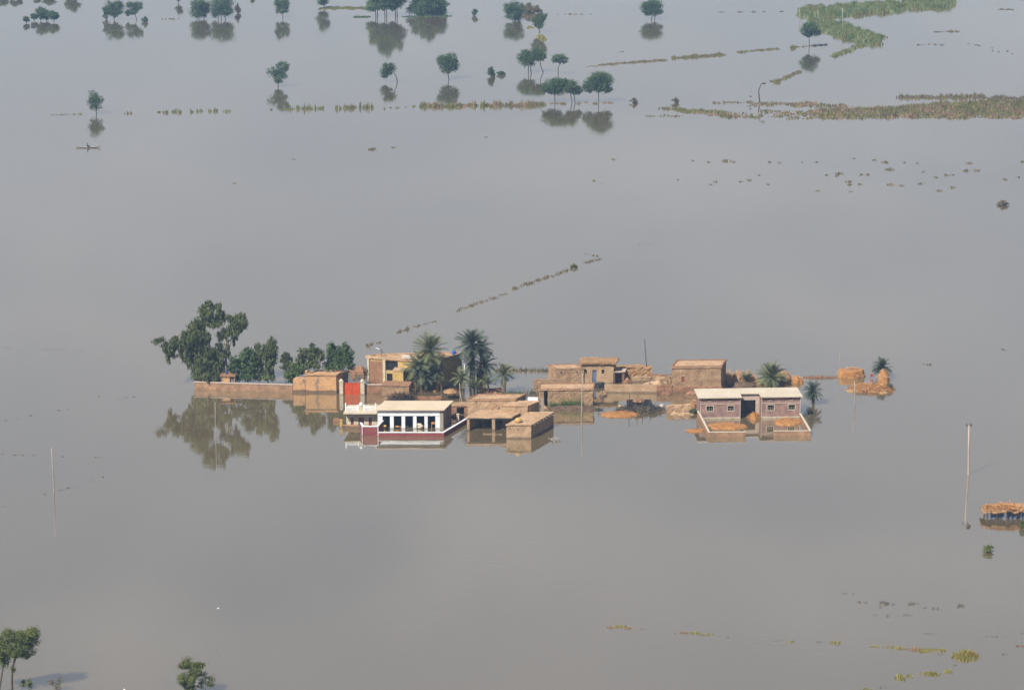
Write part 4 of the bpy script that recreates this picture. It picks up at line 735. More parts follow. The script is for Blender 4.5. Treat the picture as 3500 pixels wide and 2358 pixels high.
def tree(name, label, base, trunks, clumps, leaf=0.32, mat='leaf_far', bark='bark', r0=0.14, dens=1.0, droop=0.0, cat='tree', group=None, seed=None, depth=1.0, dy=0.0):
    """trunks: polylines in photo pixels from the foot up; clumps: (px, py, rx, ry[, density[, depth shift]]) in photo pixels at the tree's own distance"""
    rnd = random.Random(seed if seed is not None else int(base[0] * 7 + base[1])); B0 = gp(*base); k = mpp(base[1])
    T = thing(name, label, cat, B0, group); cr_ = MB(); cen = []
    for c in clumps:
        cx, cy, rx, ry = c[:4]; dn = c[4] if len(c) > 4 else 1.0; p = vp(cx, cy, B0.y); ax, az = rx * k * 1.16, ry * k * 1.16; p = p + Vector((0, (c[5] if len(c) > 5 else rnd.uniform(-0.35, 0.35) * ax), 0))
        n_ = int(5.8 * dens * dn * math.pi * ax * az / (leaf * leaf * 0.3)); n_ = max(25, min(n_, 8000)); leaves(cr_, p, ax, ax * depth, az, n_, leaf, rnd, droop); cen.append((p, ax, az))
    tr = MB(); tips = []
    for tl in trunks:
        pts = [gp(*tl[0]) if i == 0 and tl[0][1] <= base[1] + 30 else vp(q[0], q[1], B0.y) for i, q in enumerate(tl)]; pts[0] = Vector((pts[0].x, B0.y, 0)); pts = [pts[0] + Vector((0, 0, ZB))] + pts
        tr.tube(pts, [r0 * (1.15 - 0.6 * i / (len(pts) - 1)) for i in range(len(pts))], 7); tips.append(pts[-1])
    for p, ax, az in cen:
        if tips:
            t_ = min(tips, key=lambda q: (q - p).length); limb(tr, t_, p, r0 * 0.45, r0 * 0.12, rnd)
            for _ in range(3): limb(tr, t_.lerp(p, rnd.uniform(0.5, 0.9)), p + Vector((rnd.uniform(-.7, .7) * ax, rnd.uniform(-.6, .6) * ax, rnd.uniform(-.1, .7) * az)), r0 * 0.16, r0 * 0.05, rnd)
    if trunks: tr.build('trunk', M[bark], T, smooth=True)
    cr_.build('crown', M[mat], T)
    return T
def toA(pts): return [(500 + p[0] / 3.88, 1000 + p[1] / 3.88, p[2] / 3.88, p[3] / 3.88) + tuple(p[4:]) for p in pts]
def toB(pts): return [(950 + p[0] / 4.656, 1080 + p[1] / 4.656, p[2] / 4.656, p[3] / 4.656) + tuple(p[4:]) for p in pts]

# ---- trees of the left compound
tree('eucalyptus_tree', 'tall dark eucalyptus with a long branch reaching left over the water', (698, 1321), [[(698, 1321), (692, 1235), (690, 1180), (700, 1110)], [(696, 1321), (668, 1200), (620, 1180)]],
     toA([(650, 470, 100, 100), (690, 600, 130, 110), (560, 620, 90, 100), (430, 670, 110, 75, 0.8), (310, 720, 90, 80, 0.7), (160, 640, 80, 42, 0.4), (300, 840, 55, 80, 0.3), (350, 800, 60, 60, 0.4), (520, 790, 75, 110, 0.7), (560, 900, 40, 90, 0.4), (640, 790, 85, 130), (720, 900, 110, 130, 1.2), (750, 1040, 110, 120, 1.3), (740, 1130, 110, 70, 1.2), (820, 220, 85, 90), (800, 310, 85, 90, 0.8), (800, 640, 60, 90, 0.6)]), 0.3, 'leaf_euc', 'bark', 0.26, 1.0, 0.9, seed=3)
tree('eucalyptus_tree', 'tall open eucalyptus with pale trunk rising above the kiosk', (781, 1318), [[(781, 1318), (778, 1262), (773, 1235), (770, 1160), (758, 1110)], [(778, 1240), (790, 1160), (806, 1110)]],
     toA([(980, 240, 55, 85, 0.9), (990, 340, 60, 60, 0.7), (900, 400, 100, 60, 0.6), (1210, 400, 105, 90), (1290, 370, 40, 80, 0.7), (1110, 340, 40, 50, 0.6), (1160, 510, 110, 60), (1180, 630, 32, 65, 0.6), (1010, 560, 60, 90, 0.35), (1080, 690, 35, 60, 0.5), (1070, 810, 40, 70, 0.5), (1230, 490, 60, 50)]), 0.28, 'leaf_euc', 'bark_pale', 0.2, 0.95, 0.9, seed=4)
tree('young_eucalyptus', 'slim young tree in the shade of the dark eucalyptus', (715, 1326), [[(715, 1326), (713, 1240)]], toA([(820, 790, 60, 80, 0.8), (830, 900, 65, 110), (860, 1050, 95, 100, 1.1), (840, 1120, 90, 60)]), 0.3, 'leaf_euc', 'bark', 0.1, 1.0, 0.6, seed=5)
tree('young_eucalyptus', 'slim green tree between dark eucalyptus and kiosk', (746, 1321), [[(746, 1321), (747, 1230)]], toA([(955, 740, 60, 65, 0.9), (960, 850, 60, 100), (940, 980, 85, 100), (940, 1090, 90, 80)]), 0.3, 'leaf_euc', 'bark', 0.1, 1.0, 0.6, seed=6)
tree('garden_shrub', 'leafy shrub at the right side of the kiosk', (814, 1324), [[(814, 1324), (808, 1270)]], toA([(1180, 890, 55, 55, 0.6), (1190, 1000, 85, 95), (1200, 1100, 75, 60), (1260, 930, 40, 70, 0.6)]), 0.28, 'leaf_dark', 'bark', 0.08, cat='shrub', seed=7)
tree('garden_tree', 'dense rounded dark tree behind the boundary wall', (848, 1330), [[(848, 1330), (848, 1260)]], toA([(1350, 810, 90, 85), (1380, 930, 90, 95), (1350, 1060, 110, 85), (1390, 1110, 110, 60)]), 0.3, 'leaf_dark', 'bark', 0.12, seed=8)
tree('garden_tree', 'narrow tree squeezed between rounded dark tree and brownish tree', (885, 1331), [[(885, 1331), (884, 1250)]], toA([(1485, 710, 40, 55, 0.6), (1495, 830, 50, 100), (1490, 980, 48, 120), (1480, 1100, 50, 70, 0.7)]), 0.28, 'leaf_euc', 'bark_pale', 0.09, 1.0, 0.6, seed=9)
tree('garden_tree', 'tall brownish green tree with white trunk at the end of the wall', (917, 1332), [[(917, 1332), (916, 1280), (920, 1230), (925, 1180)]], toA([(1665, 640, 52, 58), (1630, 740, 85, 80), (1620, 850, 85, 100), (1660, 860, 60, 100), (1645, 960, 60, 80, 0.7), (1665, 1080, 32, 85, 0.6), (1580, 1080, 40, 70, 0.3)]), 0.28, 'leaf_euc', 'bark_pale', 0.13, 1.0, 0.6, seed=10)
tree('garden_shrub', 'low shrub seen past the white trunk at the wall end', (900, 1331), [], toA([(1560, 1120, 70, 45, 0.7), (1680, 1120, 30, 50, 0.6)]), 0.26, 'leaf_bright', cat='shrub', seed=11)
# ---- trees behind the plastered house
tree('garden_shrub', 'feathery grey green shrub apart from the grove behind the plastered house', (977, 1290), [[(977, 1290), (977, 1225)]], toB([(130, 630, 60, 50, 0.7), (105, 730, 65, 60, 0.9), (180, 730, 70, 60, 0.6), (140, 800, 90, 50, 0.6)]), 0.26, 'leaf_euc', 'bark', 0.07, 1.0, 0.7, cat='shrub', seed=12)
tree('grove_tree', 'grey green tree on the left of the grove', (1040, 1325), [[(1040, 1325), (1038, 1220)]], toB([(390, 590, 85, 75), (450, 680, 110, 95), (330, 690, 60, 60), (410, 780, 100, 60)]), 0.28, 'leaf_euc', 'bark', 0.12, seed=13)
tree('grove_tree', 'tall tree with small round top in the middle of the grove', (1074, 1327), [[(1074, 1327), (1073, 1230), (1072, 1190)]], toB([(575, 490, 62, 68), (560, 610, 100, 80, 0.9), (600, 730, 115, 95), (680, 560, 40, 45, 0.8), (690, 650, 70, 70)]), 0.28, 'leaf_euc', 'bark', 0.12, seed=14)
tree('grove_tree', 'broad deep green tree on the right of the grove', (1152, 1325), [[(1152, 1325), (1152, 1230)]], toB([(860, 560, 95, 100), (1030, 520, 85, 85), (1120, 620, 85, 90), (960, 690, 150, 110, 1.2), (870, 790, 160, 70), (1080, 780, 120, 70), (1120, 720, 75, 60)]), 0.3, 'leaf_dark', 'bark', 0.16, seed=15)
tree('grove_shrub', 'bright green shrub at the near left of the grove', (1000, 1326), [[(1000, 1326), (1002, 1270)]], toB([(370, 790, 75, 60), (270, 850, 115, 85), (190, 940, 85, 75), (200, 1020, 50, 40), (400, 870, 60, 50)]), 0.28, 'leaf_bright', 'bark', 0.08, cat='shrub', seed=16)
# ---- foreground trees
toJ = lambda pts: [(p[0] / 2.91, 2080 + p[1] / 2.91, p[2] / 2.91, p[3] / 2.91) + tuple(p[4:]) for p in pts]
tree('acacia_tree', 'large foreground acacia with forked trunk, its crown cut by the picture edge', (42, 2366), [[(42, 2366), (41, 2300), (46, 2265), (60, 2225)], [(44, 2270), (20, 2225)]],
     toJ([(250, 235, 110, 60), (285, 310, 90, 75), (100, 280, 75, 60, 0.9), (150, 380, 120, 75), (30, 430, 60, 110), (240, 440, 85, 50), (0, 330, 45, 60, 0.8), (-80, 380, 90, 90), (130, 610, 28, 45, 0.25)]), 0.15, 'leaf_acacia', 'bark', 0.13, 1.2, seed=21)
tree('acacia_tree', 'two tiered yellow green foreground acacia with its foot out of frame', (646, 2378), [[(646, 2378), (648, 2330), (660, 2290)]], toJ([(1900, 560, 105, 45), (1950, 610, 65, 60), (1830, 555, 50, 35, 0.8), (1860, 680, 80, 55), (1860, 760, 65, 65), (1900, 810, 50, 40)]), 0.16, 'leaf_acacia', 'bark', 0.1, 1.0, seed=22)
tree('sparse_shrub', 'thin pale yellow green shrub beside the two tiered acacia', (700, 2374), [[(700, 2374), (704, 2335)]], toJ([(2050, 690, 65, 55, 0.25), (2080, 740, 55, 35, 0.35), (2000, 770, 40, 40, 0.3)]), 0.15, 'leaf_acacia', 'twig', 0.04, 1.0, cat='shrub', seed=23)
tree('water_shrub', 'small olive shrub standing in the shadow of the forked acacia', (91, 2353), [], toJ([(265, 745, 48, 40, 0.6)]), 0.14, 'leaf_acacia', cat='shrub', seed=24)
tree('bare_bush', 'grey leafless bush near the forked acacia', (192, 2360), [[(192, 2360), (192, 2335)]], toJ([(560, 730, 60, 65, 0.18)]), 0.14, 'leaf_brown', 'twig', 0.04, cat='bush', seed=25)
# ---- far trees
def cl(*a): return list(a)
FT = [
 ('tree', 'lone round tree with bare twigs sprouting above its crown on the reed line', (330, 390), [[(330, 390), (329, 375)]], cl((328, 350, 22, 25), (322, 334, 12, 12, .4), (344, 338, 9, 8, .3), (314, 320, 14, 10, .18))),
 ('tree', 'heart shaped tree with two separate leafy lobes on a slim trunk', (951, 297), [[(951, 297), (950, 275)]], cl((968, 230, 19, 15), (930, 250, 16, 16, .45), (955, 262, 20, 17, 1.2), (950, 278, 12, 8))),
 ('tree', 'wind bent tree whose trunk arches over to one side', (1358, 281), [[(1358, 281), (1354, 262), (1344, 245), (1333, 240)]], cl((1330, 228, 18, 15), (1322, 246, 19, 16), (1316, 258, 13, 8))),
 ('tree', 'upright lollipop tree with dense rounded crown on a straight trunk', (1534, 273), [[(1534, 273), (1532, 255), (1531, 240)]], cl((1515, 215, 22, 22), (1543, 205, 19, 18), (1540, 225, 21, 20), (1528, 240, 20, 10, .7))),
 ('tree', 'twin trunked flat topped tree with pair standing close', (1806, 250), [[(1806, 250), (1806, 228), (1805, 210)], [(1816, 250), (1813, 230), (1815, 215)]], cl((1795, 188, 22, 15), (1802, 208, 28, 16), (1816, 190, 16, 16))),
 ('tree', 'crook stemmed tree leaning away from its twin trunked neighbour', (1857, 248), [[(1857, 248), (1848, 225), (1846, 205)]], cl((1838, 180, 20, 14), (1848, 192, 17, 13), (1832, 195, 16, 13))),
 ('tree', 'thin zigzag stemmed small tree with umbrella crown', (1908, 255), [[(1908, 255), (1908, 232), (1914, 220)]], cl((1912, 196, 20, 11, .9), (1925, 206, 18, 10, .9), (1900, 206, 13, 9, .8))),
 ('tree', 'single stemmed spreading tree beside the two stemmed one on the reed line', (1897, 349), [[(1897, 349), (1896, 325)]], cl((1885, 290, 30, 18), (1895, 308, 22, 16, 1.1), (1866, 308, 14, 14, .8), (1905, 280, 25, 12))),
 ('tree', 'two stemmed spreading tree on the reed line', (1960, 350), [[(1956, 350), (1950, 322)], [(1966, 350), (1961, 322)]], cl((1945, 290, 26, 18), (1955, 305, 24, 16, 1.1), (1976, 308, 12, 14, .8), (1930, 278, 16, 12))),
 ('tree', 'big domed tree on a tall straight stem at the reed line end', (2046, 350), [[(2046, 350), (2046, 315)]], cl((2050, 270, 34, 20), (2060, 290, 32, 24, 1.1), (2030, 285, 28, 20), (2008, 303, 16, 14, .8), (2078, 305, 14, 14, .7))),
 ('tree', 'rounded tree on a short hidden trunk beside pale bushes', (1762, 73), [[(1762, 73), (1762, 60)]], cl((1745, 25, 22, 18), (1770, 30, 20, 20), (1755, 48, 26, 16, 1.1), (1766, 62, 14, 10))),
 ('tree', 'slanting topped tree above a yellow green reed clump', (1844, 113), [[(1844, 113), (1842, 90)]], cl((1852, 58, 16, 12), (1840, 70, 20, 16, 1.1), (1842, 85, 14, 12))),
 ('tree', 'broad dark tree on twin stilts like trunks', (2231, 68), [[(2227, 68), (2229, 50)], [(2238, 68), (2236, 50)]], cl((2228, 15, 30, 14), (2210, 30, 20, 16), (2245, 30, 22, 16), (2230, 42, 26, 12, 1.1))),
 ('tree', 'tall stemmed tree standing before the green reed bank', (2766, 159), [[(2766, 159), (2766, 130)]], cl((2768, 90, 24, 14), (2755, 105, 20, 14), (2785, 108, 18, 14), (2768, 120, 14, 8))),
 ('tree', 'round tree of the small trio with the longest trunk', (390, 69), [[(390, 69), (391, 45)]], cl((380, 18, 18, 14), (400, 22, 20, 16), (392, 38, 24, 14, 1.1), (391, 52, 12, 8))),
 ('tree', 'small side tree pressed against its round neighbour', (362, 68), [[(362, 68), (361, 55)]], cl((357, 38, 13, 10), (363, 52, 11, 12))),
 ('tree', 'leaning square crowned tree beside a lone bush', (467, 68), [[(467, 68), (462, 50)]], cl((450, 18, 16, 13), (470, 22, 14, 15), (452, 38, 20, 12, .9), (440, 48, 10, 8, .6))),
 ('tree', 'full tree with hanging skirts and many stems, joined to a bigger twin', (688, 66), [[(680, 66), (682, 45)], [(698, 66), (694, 45)]], cl((680, 15, 24, 18), (675, 40, 22, 16, 1.1), (697, 25, 20, 18), (695, 45, 16, 12))),
 ('tree', 'bigger dark tree of the joined pair', (755, 67), [[(745, 67), (750, 45)], [(756, 67), (756, 45)], [(772, 66), (765, 45)]], cl((755, 12, 34, 20), (740, 38, 18, 18), (765, 35, 26, 18, 1.1), (785, 38, 12, 10, .7))),
 ('tree', 'narrow tree with tapered crown over a reed row', (966, 62), [[(967, 62), (966, 40)]], cl((955, 10, 16, 18), (972, 15, 14, 18), (965, 32, 18, 12, .8), (950, 38, 8, 10, .5))),
 ('tree', 'small tree hanging at the far end of the grassy strip', (1110, 29), [[(1110, 29), (1106, 5)]], cl((1100, -2, 20, 14), (1106, 10, 12, 8, .8), (1104, -28, 20, 18))),
 ('tree', 'tiny lollipop tree far from the others', (1622, 54), [[(1622, 54), (1622, 46)]], cl((1622, 42, 9, 9, 1.2))),
 ('tree', 'tiny two tuft tree alone in open water near the top', (610, 12), [[(610, 12), (609, 0)]], cl((607, -4, 12, 8), (612, -16, 10, 10))),
]
for i, (nm, lb, bs, trk, cls) in enumerate(FT):
    tree(nm, lb, bs, trk, cls, 0.30, ('leaf_far', 'leaf_far', 'leaf_dark')[i % 3], 'bark', 0.15, 0.72, 0.0, seed=100 + i)
# left clump of five
for i, (x, yb, rx, yt, lb) in enumerate(((90, 80, 12, 55, 'small straggly dark bush tree at the edge of the tree clump'), (117, 72, 12, 45, 'low light green tree between bush tree and the tallest of the clump'), (140, 73, 18, 22, 'tallest domed tree of the small clump'), (160, 73, 13, 32, 'slim green tree just right of the tallest one in the clump'), (184, 76, 14, 35, 'leaning right hand tree closing the small clump'))):
    h = yb - yt; tree('tree', lb, (x, yb), [[(x, yb), (x, yb - h * 0.4)]], [(x - 3, yt + h * 0.3, rx * 0.8, h * 0.22), (x + 4, yt + h * 0.45, rx * 0.85, h * 0.25), (x, yt + h * 0.62, rx * 0.8, h * 0.2, .8)], 0.36, 'leaf_far', 'bark', 0.11, seed=200 + i)
# big grove by the grass strip: trunks show, crowns run out of the frame
for i, (x, yb, sx, yt, lb) in enumerate(((1285, 57, 28, -45, 'leafy tree at the grass strip end of the big far grove'), (1316, 59, 26, -75, 'tall thick stemmed tree in the middle of the big far grove'), (1352, 57, 26, -60, 'dark stemmed tree on the far side of the big grove'))):
    h = yb - yt; tree('grove_tree', lb, (x, yb), [[(x, yb), (x - 2, yb - h * 0.3)], [(x + 6, yb), (x + 4, yb - h * 0.35)]], [(x - 6, yb - h * 0.38, sx, h * 0.13), (x + 8, yb - h * 0.5, sx, h * 0.15), (x, yb - h * 0.7, sx * 0.8, h * 0.14), (x - 8, yb - h * 0.85, sx * 0.6, h * 0.1), (x + 10, yb - h * 0.9, sx * 0.5, h * 0.1, .7), (x - 14, yb - h * 0.25, sx * 0.6, h * 0.08, .7)], 0.4, 'leaf_bright' if i == 0 else 'leaf_far', 'bark', 0.2, seed=230 + i)
for i, (x, yb, sx, yt, lb) in enumerate(((1430, 53, 30, -14, 'spreading bushy tree nearest the big far grove, skirts touching water'), (1462, 55, 32, -30, 'densest bushy tree in the middle of the second far grove'), (1500, 53, 24, -12, 'smaller bushy tree closing the second far grove'))):
    h = yb - yt; tree('grove_tree', lb, (x, yb), [[(x, yb), (x, yb - h * 0.4)]], [(x - 6, yb - h * 0.25, sx, h * 0.22), (x + 6, yb - h * 0.5, sx * 0.9, h * 0.25), (x, yb - h * 0.8, sx * 0.7, h * 0.2), (x + 12, yb - h * 0.18, sx * 0.6, h * 0.14)], 0.4, 'leaf_far', 'bark', 0.16, seed=240 + i)
# trees just beyond the top edge, seen by their reflections
for i, (x, yb, rx, h, lb) in enumerate(((8, -4, 20, 24, 'far tree known only by the broad reflection at the picture corner'), (50, -2, 16, 24, 'far tree whose blunt reflection lies beside the corner one'), (68, -2, 10, 20, 'far slim tree reflected beside a blunt reflection'), (125, -3, 12, 14, 'far low tree with a small round reflection'), (245, -4, 24, 44, 'far tall tree with a long dark tapering reflection'), (168, -4, 22, 22, 'far wide tree with a shallow brown reflection'), (862, -3, 8, 14, 'far small tree with a tiny dark reflection'))):
    tree('tree', lb, (x, yb), [[(x, yb), (x, yb - h * 0.4)]], [(x - rx * 0.3, yb - h * 0.45, rx * 0.7, h * 0.3), (x + rx * 0.3, yb - h * 0.55, rx * 0.7, h * 0.3), (x, yb - h * 0.8, rx * 0.6, h * 0.22)], 0.4, 'leaf_far', 'bark', 0.12, seed=260 + i)
# far bushes
for i, (x, yb, rx, ry, lb, mt) in enumerate(((495, 76, 11, 13, 'lone pointed bush near the square crowned tree', 'leaf_far'), (1680, 262, 14, 20, 'pyramid shaped green bush in open water', 'leaf_far'), (1713, 257, 14, 8, 'low dark dome bush beside the pyramid bush', 'leaf_dark'), (1806, 42, 26, 18, 'pale olive bush hiding behind the rounded tree', 'reed_olive'), (1836, 45, 20, 16, 'brown olive bush above the slanting topped tree', 'reed_olive'), (2167, 352, 14, 10, 'round spiky bush at the reed line end', 'leaf_brown'), (2309, 352, 13, 10, 'round brownish bush between reed line and marsh', 'leaf_brown'), (3429, 702, 20, 10, 'dark lone bush in open water below the marsh', 'leaf_brown'), (3382, 1884, 22, 14, 'olive bush in the water under the thatched hut', 'leaf_acacia'), (3311, 1800, 9, 5, 'tiny grey bush at the pole reflection tip', 'leaf_brown'), (3496, 1806, 12, 16, 'green bush before the thatched hut', 'leaf_acacia'), (812, 46, 10, 20, 'grey brown leafless pyramid bush beside the joined pair of trees', 'leaf_brown'), (2372, 1414, 16, 10, 'small green bush at the courtyard wall outside', 'leaf_dark'), (1963, 915, 13, 8, 'yellow green bush on the broken hedge line', 'reed_green'))):
    tree('bush', lb, (x, yb), [], [(x - rx * 0.2, yb - ry * 0.7, rx * 0.75, ry * 0.6), (x + rx * 0.3, yb - ry * 0.5, rx * 0.6, ry * 0.5), (x, yb - ry * 1.2, rx * 0.4, ry * 0.5, .7)], 0.26 if yb < 1000 else 0.18, mt, cat='bush', seed=300 + i)
# bent dead tree
b_ = gp(2598, 352); T = thing('dead_tree', 'thin bent dead tree rising at the marsh edge', 'tree', b_); mb = MB(); pts = [vp(x, y, b_.y) for x, y in ((2598, 352), (2594, 325), (2593, 312), (2600, 290), (2610, 283))]; pts[0].z = ZB; mb.tube(pts, [.2, .17, .14, .11, .05], 6); mb.build('trunk', M['bark'], T); mb = MB(); leaves(mb, vp(2610, 286, b_.y), 0.6, 0.5, 0.3, 60, 0.3, random.Random(3)); leaves(mb, vp(2566, 330, b_.y), 0.4, 0.4, 0.2, 25, 0.3, random.Random(4)); mb.build('crown', M['leaf_brown'], T)

# ---- date palms
def frond_mesh(name, L_, lift, sag, w, mat, seed, n=20, gap=0.0):
    rnd = random.Random(seed); mb = MB(); path = []
    for i in range(n + 1):
        t = i / n; path.append(Vector((L_ * t * (1 - 0.12 * sag * t), 0, L_ * (lift * t - sag * t * t))))
    for i in range(n):
        a, c = path[i], path[i + 1]; r0, r1 = 0.035 * (1 - i / n) + 0.008, 0.035 * (1 - (i + 1) / n) + 0.006
        mb.add([a + Vector((0, -r0, 0)), a + Vector((0, r0, 0)), c + Vector((0, r1, 0)), c + Vector((0, -r1, 0))], [(0, 1, 2, 3)])
        t = (i + 0.5) / n
        if t < 0.12: continue
        ll = w * (math.sin(math.pi * min(1, 0.12 + t * 0.9)) ** 0.6) * rnd.uniform(0.8, 1.15); d = (c - a).normalized()
        for sd in (-1, 1):
            if rnd.random() < gap: continue
            tip = a + d * ll * 0.75 + Vector((0, sd * ll * 0.72, 0.28 * ll - 0.25 * ll * sag)); mb.add([a, a + d * (L_ / n) * 0.95, tip], [(0, 1, 2)])
    me = bpy.data.meshes.new(name); me.from_pydata(mb.v, [], mb.f); me.materials.append(mat); return me
FR = {k: [frond_mesh('frond', 1.0, 0.10, 0.30, 0.34, M[k], s_, n=26) for s_ in (1, 2, 3)] for k in ('frond', 'frond_dark')}
FR['frond_dry'] = [frond_mesh('dry_frond', 1.0, 0.0, 0.45, 0.13, M['frond_dry'], s_, gap=0.25) for s_ in (4, 5)]
FR['frond_orange'] = [frond_mesh('dry_frond', 1.0, 0.0, 0.35, 0.17, M['frond_orange'], 6, gap=0.15)]
def palm(label, base, head, L_, nfr, mat='frond', lo=-35, hi=85, dry=0, drymat='frond_dry', r=0.2, seed=0, trunk=True, name='date_palm', group=None):
    rnd = random.Random(seed); B0 = gp(*base); H = vp(head[0], head[1], B0.y); T = thing(name, label, 'palm', B0, group)
    if trunk:
        mb = MB(); n_ = 9; pts = []; rr = []
        for i in range(n_ * 2 + 1):
            t = i / (n_ * 2); pts.append(Vector((B0.x, B0.y, ZB)).lerp(H, t) + Vector((0.12 * math.sin(t * 3), 0, 0))); rr.append(r * (1.1 - 0.2 * t) * (1.0 if i % 2 else 1.16))
        mb.tube(pts, rr, 9); mb.build('trunk', M['palm_trunk'], T)
    for i in range(nfr + dry):
        dead = i >= nfr; t = (i + 0.5) / nfr if not dead else 1.0
        el = R(hi + (lo - hi) * (t ** 0.85)) if not dead else R(rnd.uniform(-78, -50)); az = i * 2.39996 + rnd.uniform(-.25, .25); me = rnd.choice(FR[drymat if dead else mat]); s_ = L_ * 1.1 * rnd.uniform(0.85, 1.12) * (0.82 if dead else 1)
        o = bpy.data.objects.new('dry_frond' if dead else 'frond', me); COL.objects.link(o); o.parent = T; o.location = H - B0 + Vector((0, 0, rnd.uniform(-.15, .1) - (0.25 if dead else 0))); o.rotation_mode = 'XYZ'; o.rotation_euler = (rnd.uniform(-.5, .5), -el, az); o.scale = (s_, s_, s_)
    return T
palm('large date palm with brown fruit stalks in front of the yellow house', (1476, 1333), (1470, 1200), 3.1, 46, lo=-55, hi=86, dry=6, seed=1, r=0.24)
p = gp(1476, 1333); H = vp(1470, 1204, p.y)
for k, (dx, dz, mt) in enumerate(((-0.9, -0.25, 'thatch'), (0.8, -0.2, 'yellow_sack'))):
    mb = MB(); a = H + Vector((dx * 0.2, -0.3, 0)); e = H + Vector((dx, -0.9, dz)); mb.tube([a, a.lerp(e, 0.5) + Vector((0, 0, 0.15)), e], 0.03, 5); rnd = random.Random(k); sticks(mb, e, 0.42, 0.35, 0.0, 60, 0.5, 0.04, 0, 1.0); T_ = [o for o in bpy.data.objects if o.name.startswith('date_palm')][0]; mb.build('fruit_stalk', M[mt], T_)
palm('tall dark date palm beside the blue roof tank', (1620, 1318), (1612, 1178), 2.9, 44, 'frond_dark', lo=-50, hi=86, dry=7, seed=2, r=0.24)
palm('second dark date palm leaning right from the tall one', (1634, 1316), (1646, 1190), 2.2, 26, 'frond_dark', lo=-45, hi=70, dry=4, seed=3)
palm('dark young date palm at the foot of the tall dark palm', (1650, 1314), (1655, 1248), 2.4, 28, 'frond_dark', lo=-45, hi=75, dry=4, seed=4)
palm('dark stubby date palm in front of the tall dark palm', (1606, 1319), (1608, 1250), 2.0, 26, 'frond_dark', lo=-50, hi=75, seed=5)
for i, (b_, h_, L_, nf, mt, lb) in enumerate((((1420, 1334), (1424, 1265), 2.6, 28, 'frond', 'bushy date palm sucker nearest the yellow annex'), ((1440, 1336), (1438, 1245), 2.3, 26, 'frond_dark', 'dark date palm sucker under the large palm crown'), ((1456, 1337), (1452, 1290), 2.2, 26, 'frond_dark', 'low dark date palm sucker at the large palm trunk'), ((1492, 1337), (1496, 1270), 2.0, 22, 'frond_dark', 'dark date palm sucker at the far side of the large palm'))):
    palm(lb, b_, h_, L_, nf, mt, lo=-45, hi=80, dry=4, seed=20 + i, r=0.16, name='palm_sucker')
palm('small bright green palm sapling with pale stem', (1508, 1345), (1506, 1306), 1.35, 10, 'frond', lo=10, hi=80, seed=6, r=0.13, name='palm_sapling')
palm('young date palm just right of the thatch canopy', (1581, 1341), (1578, 1290), 2.1, 24, 'frond', lo=-35, hi=75, dry=2, seed=7, r=0.17)
palm('short spiky date palm behind the farmhouse roof', (1615, 1352), (1616, 1328), 1.8, 20, 'frond', lo=0, hi=85, seed=8, r=0.2)
palm('slim date palm with dark boss before the ruined brick wall', (1668, 1348), (1667, 1312), 1.7, 18, 'frond', lo=-10, hi=85, seed=9, r=0.14)
palm('date palm with a long skirt of grey dead fronds', (1724, 1344), (1720, 1280), 2.1, 26, 'frond', lo=-35, hi=86, dry=14, seed=10, r=0.2)
palm('round headed date palm behind the brick house roof', (2638, 1326), (2637, 1288), 2.7, 46, 'frond', lo=-45, hi=86, dry=6, drymat='frond_orange', seed=11, r=0.24)
palm('squat date palm sucker between barn and brick house', (2553, 1316), (2552, 1300), 1.6, 18, 'frond', lo=15, hi=85, seed=12, r=0.15, name='palm_sucker')
palm('date palm at the brick house corner with orange dry fronds', (2778, 1382), (2778, 1336), 1.75, 46, 'frond_dark', lo=-62, hi=80, dry=9, drymat='frond_orange', seed=13, r=0.2)
palm('lone date palm beside the conical haystack', (3010, 1294), (3014, 1256), 1.8, 44, 'frond_dark', lo=-45, hi=85, dry=3, seed=14, r=0.17)

# ---- reed screen, reeds, grasses
def blades(mb, px, py, rx, ry, h, n, rnd, w=0.12, lean=0.25, mi=0):
    c = gp(px, py); ax = rx * mpp(py); ay = max(0.15, abs(gp(px, py - ry).y - gp(px, py + ry).y) / 2)
    for _ in range(n):
        a = rnd.uniform(0, 6.283); q = math.sqrt(rnd.random()); e = 1 + 0.35 * math.sin(3 * a + px); p = Vector((c.x + ax * q * e * math.cos(a), c.y + ay * q * e * math.sin(a), -0.05))
        hh = h * rnd.uniform(0.45, 1.15) * (1 - 0.5 * q * q); d = Vector((rnd.uniform(-1, 1) * lean * hh, rnd.uniform(-1, 1) * lean * hh, hh)); s_ = Vector((w * rnd.uniform(.5, 1.3), rnd.uniform(-.5, .5) * w, 0))
        mb.add([p - s_, p + s_, p + d], [(0, 1, 2)], mi)
def stuff(name, label, patches, mats, seed, w=0.12, lean=0.3, k=1.0):
    rnd = random.Random(seed); mb = MB()
    for q in patches:
        px, py, rx, ry, h = q[:5]; mi = q[5] if len(q) > 5 else 0; dn = q[6] if len(q) > 6 else 1.0; s_ = mpp(py); area = rx * s_ * max(0.3, abs(gp(px, py - ry).y - gp(px, py + ry).y) / 2)
        n_ = int(min(9000, max(8, k * dn * area * 3.14 * 5))); blades(mb, px, py, rx, ry, h, n_, rnd, w, lean, mi)
    o = mb.build(name, mats); o['kind'] = 'stuff'; o['label'] = label; return o
rnd = random.Random(51); mb = MB()
for x in range(2474, 2588):
    for j in range(7): blades(mb, x + rnd.uniform(-.5, .5), 1306 + rnd.uniform(-4, 3), 0.8, 0.8, 2.25 + 0.35 * math.sin(x * 0.16) - (0.5 if x > 2560 else 0), 2, rnd, 0.07, 0.12)
o = mb.build('reed_screen', M['reed_tan'], base=gp(2530, 1306)); tag(o, 'tall dry tan reed screen between barn and round headed palm', 'reeds'); 
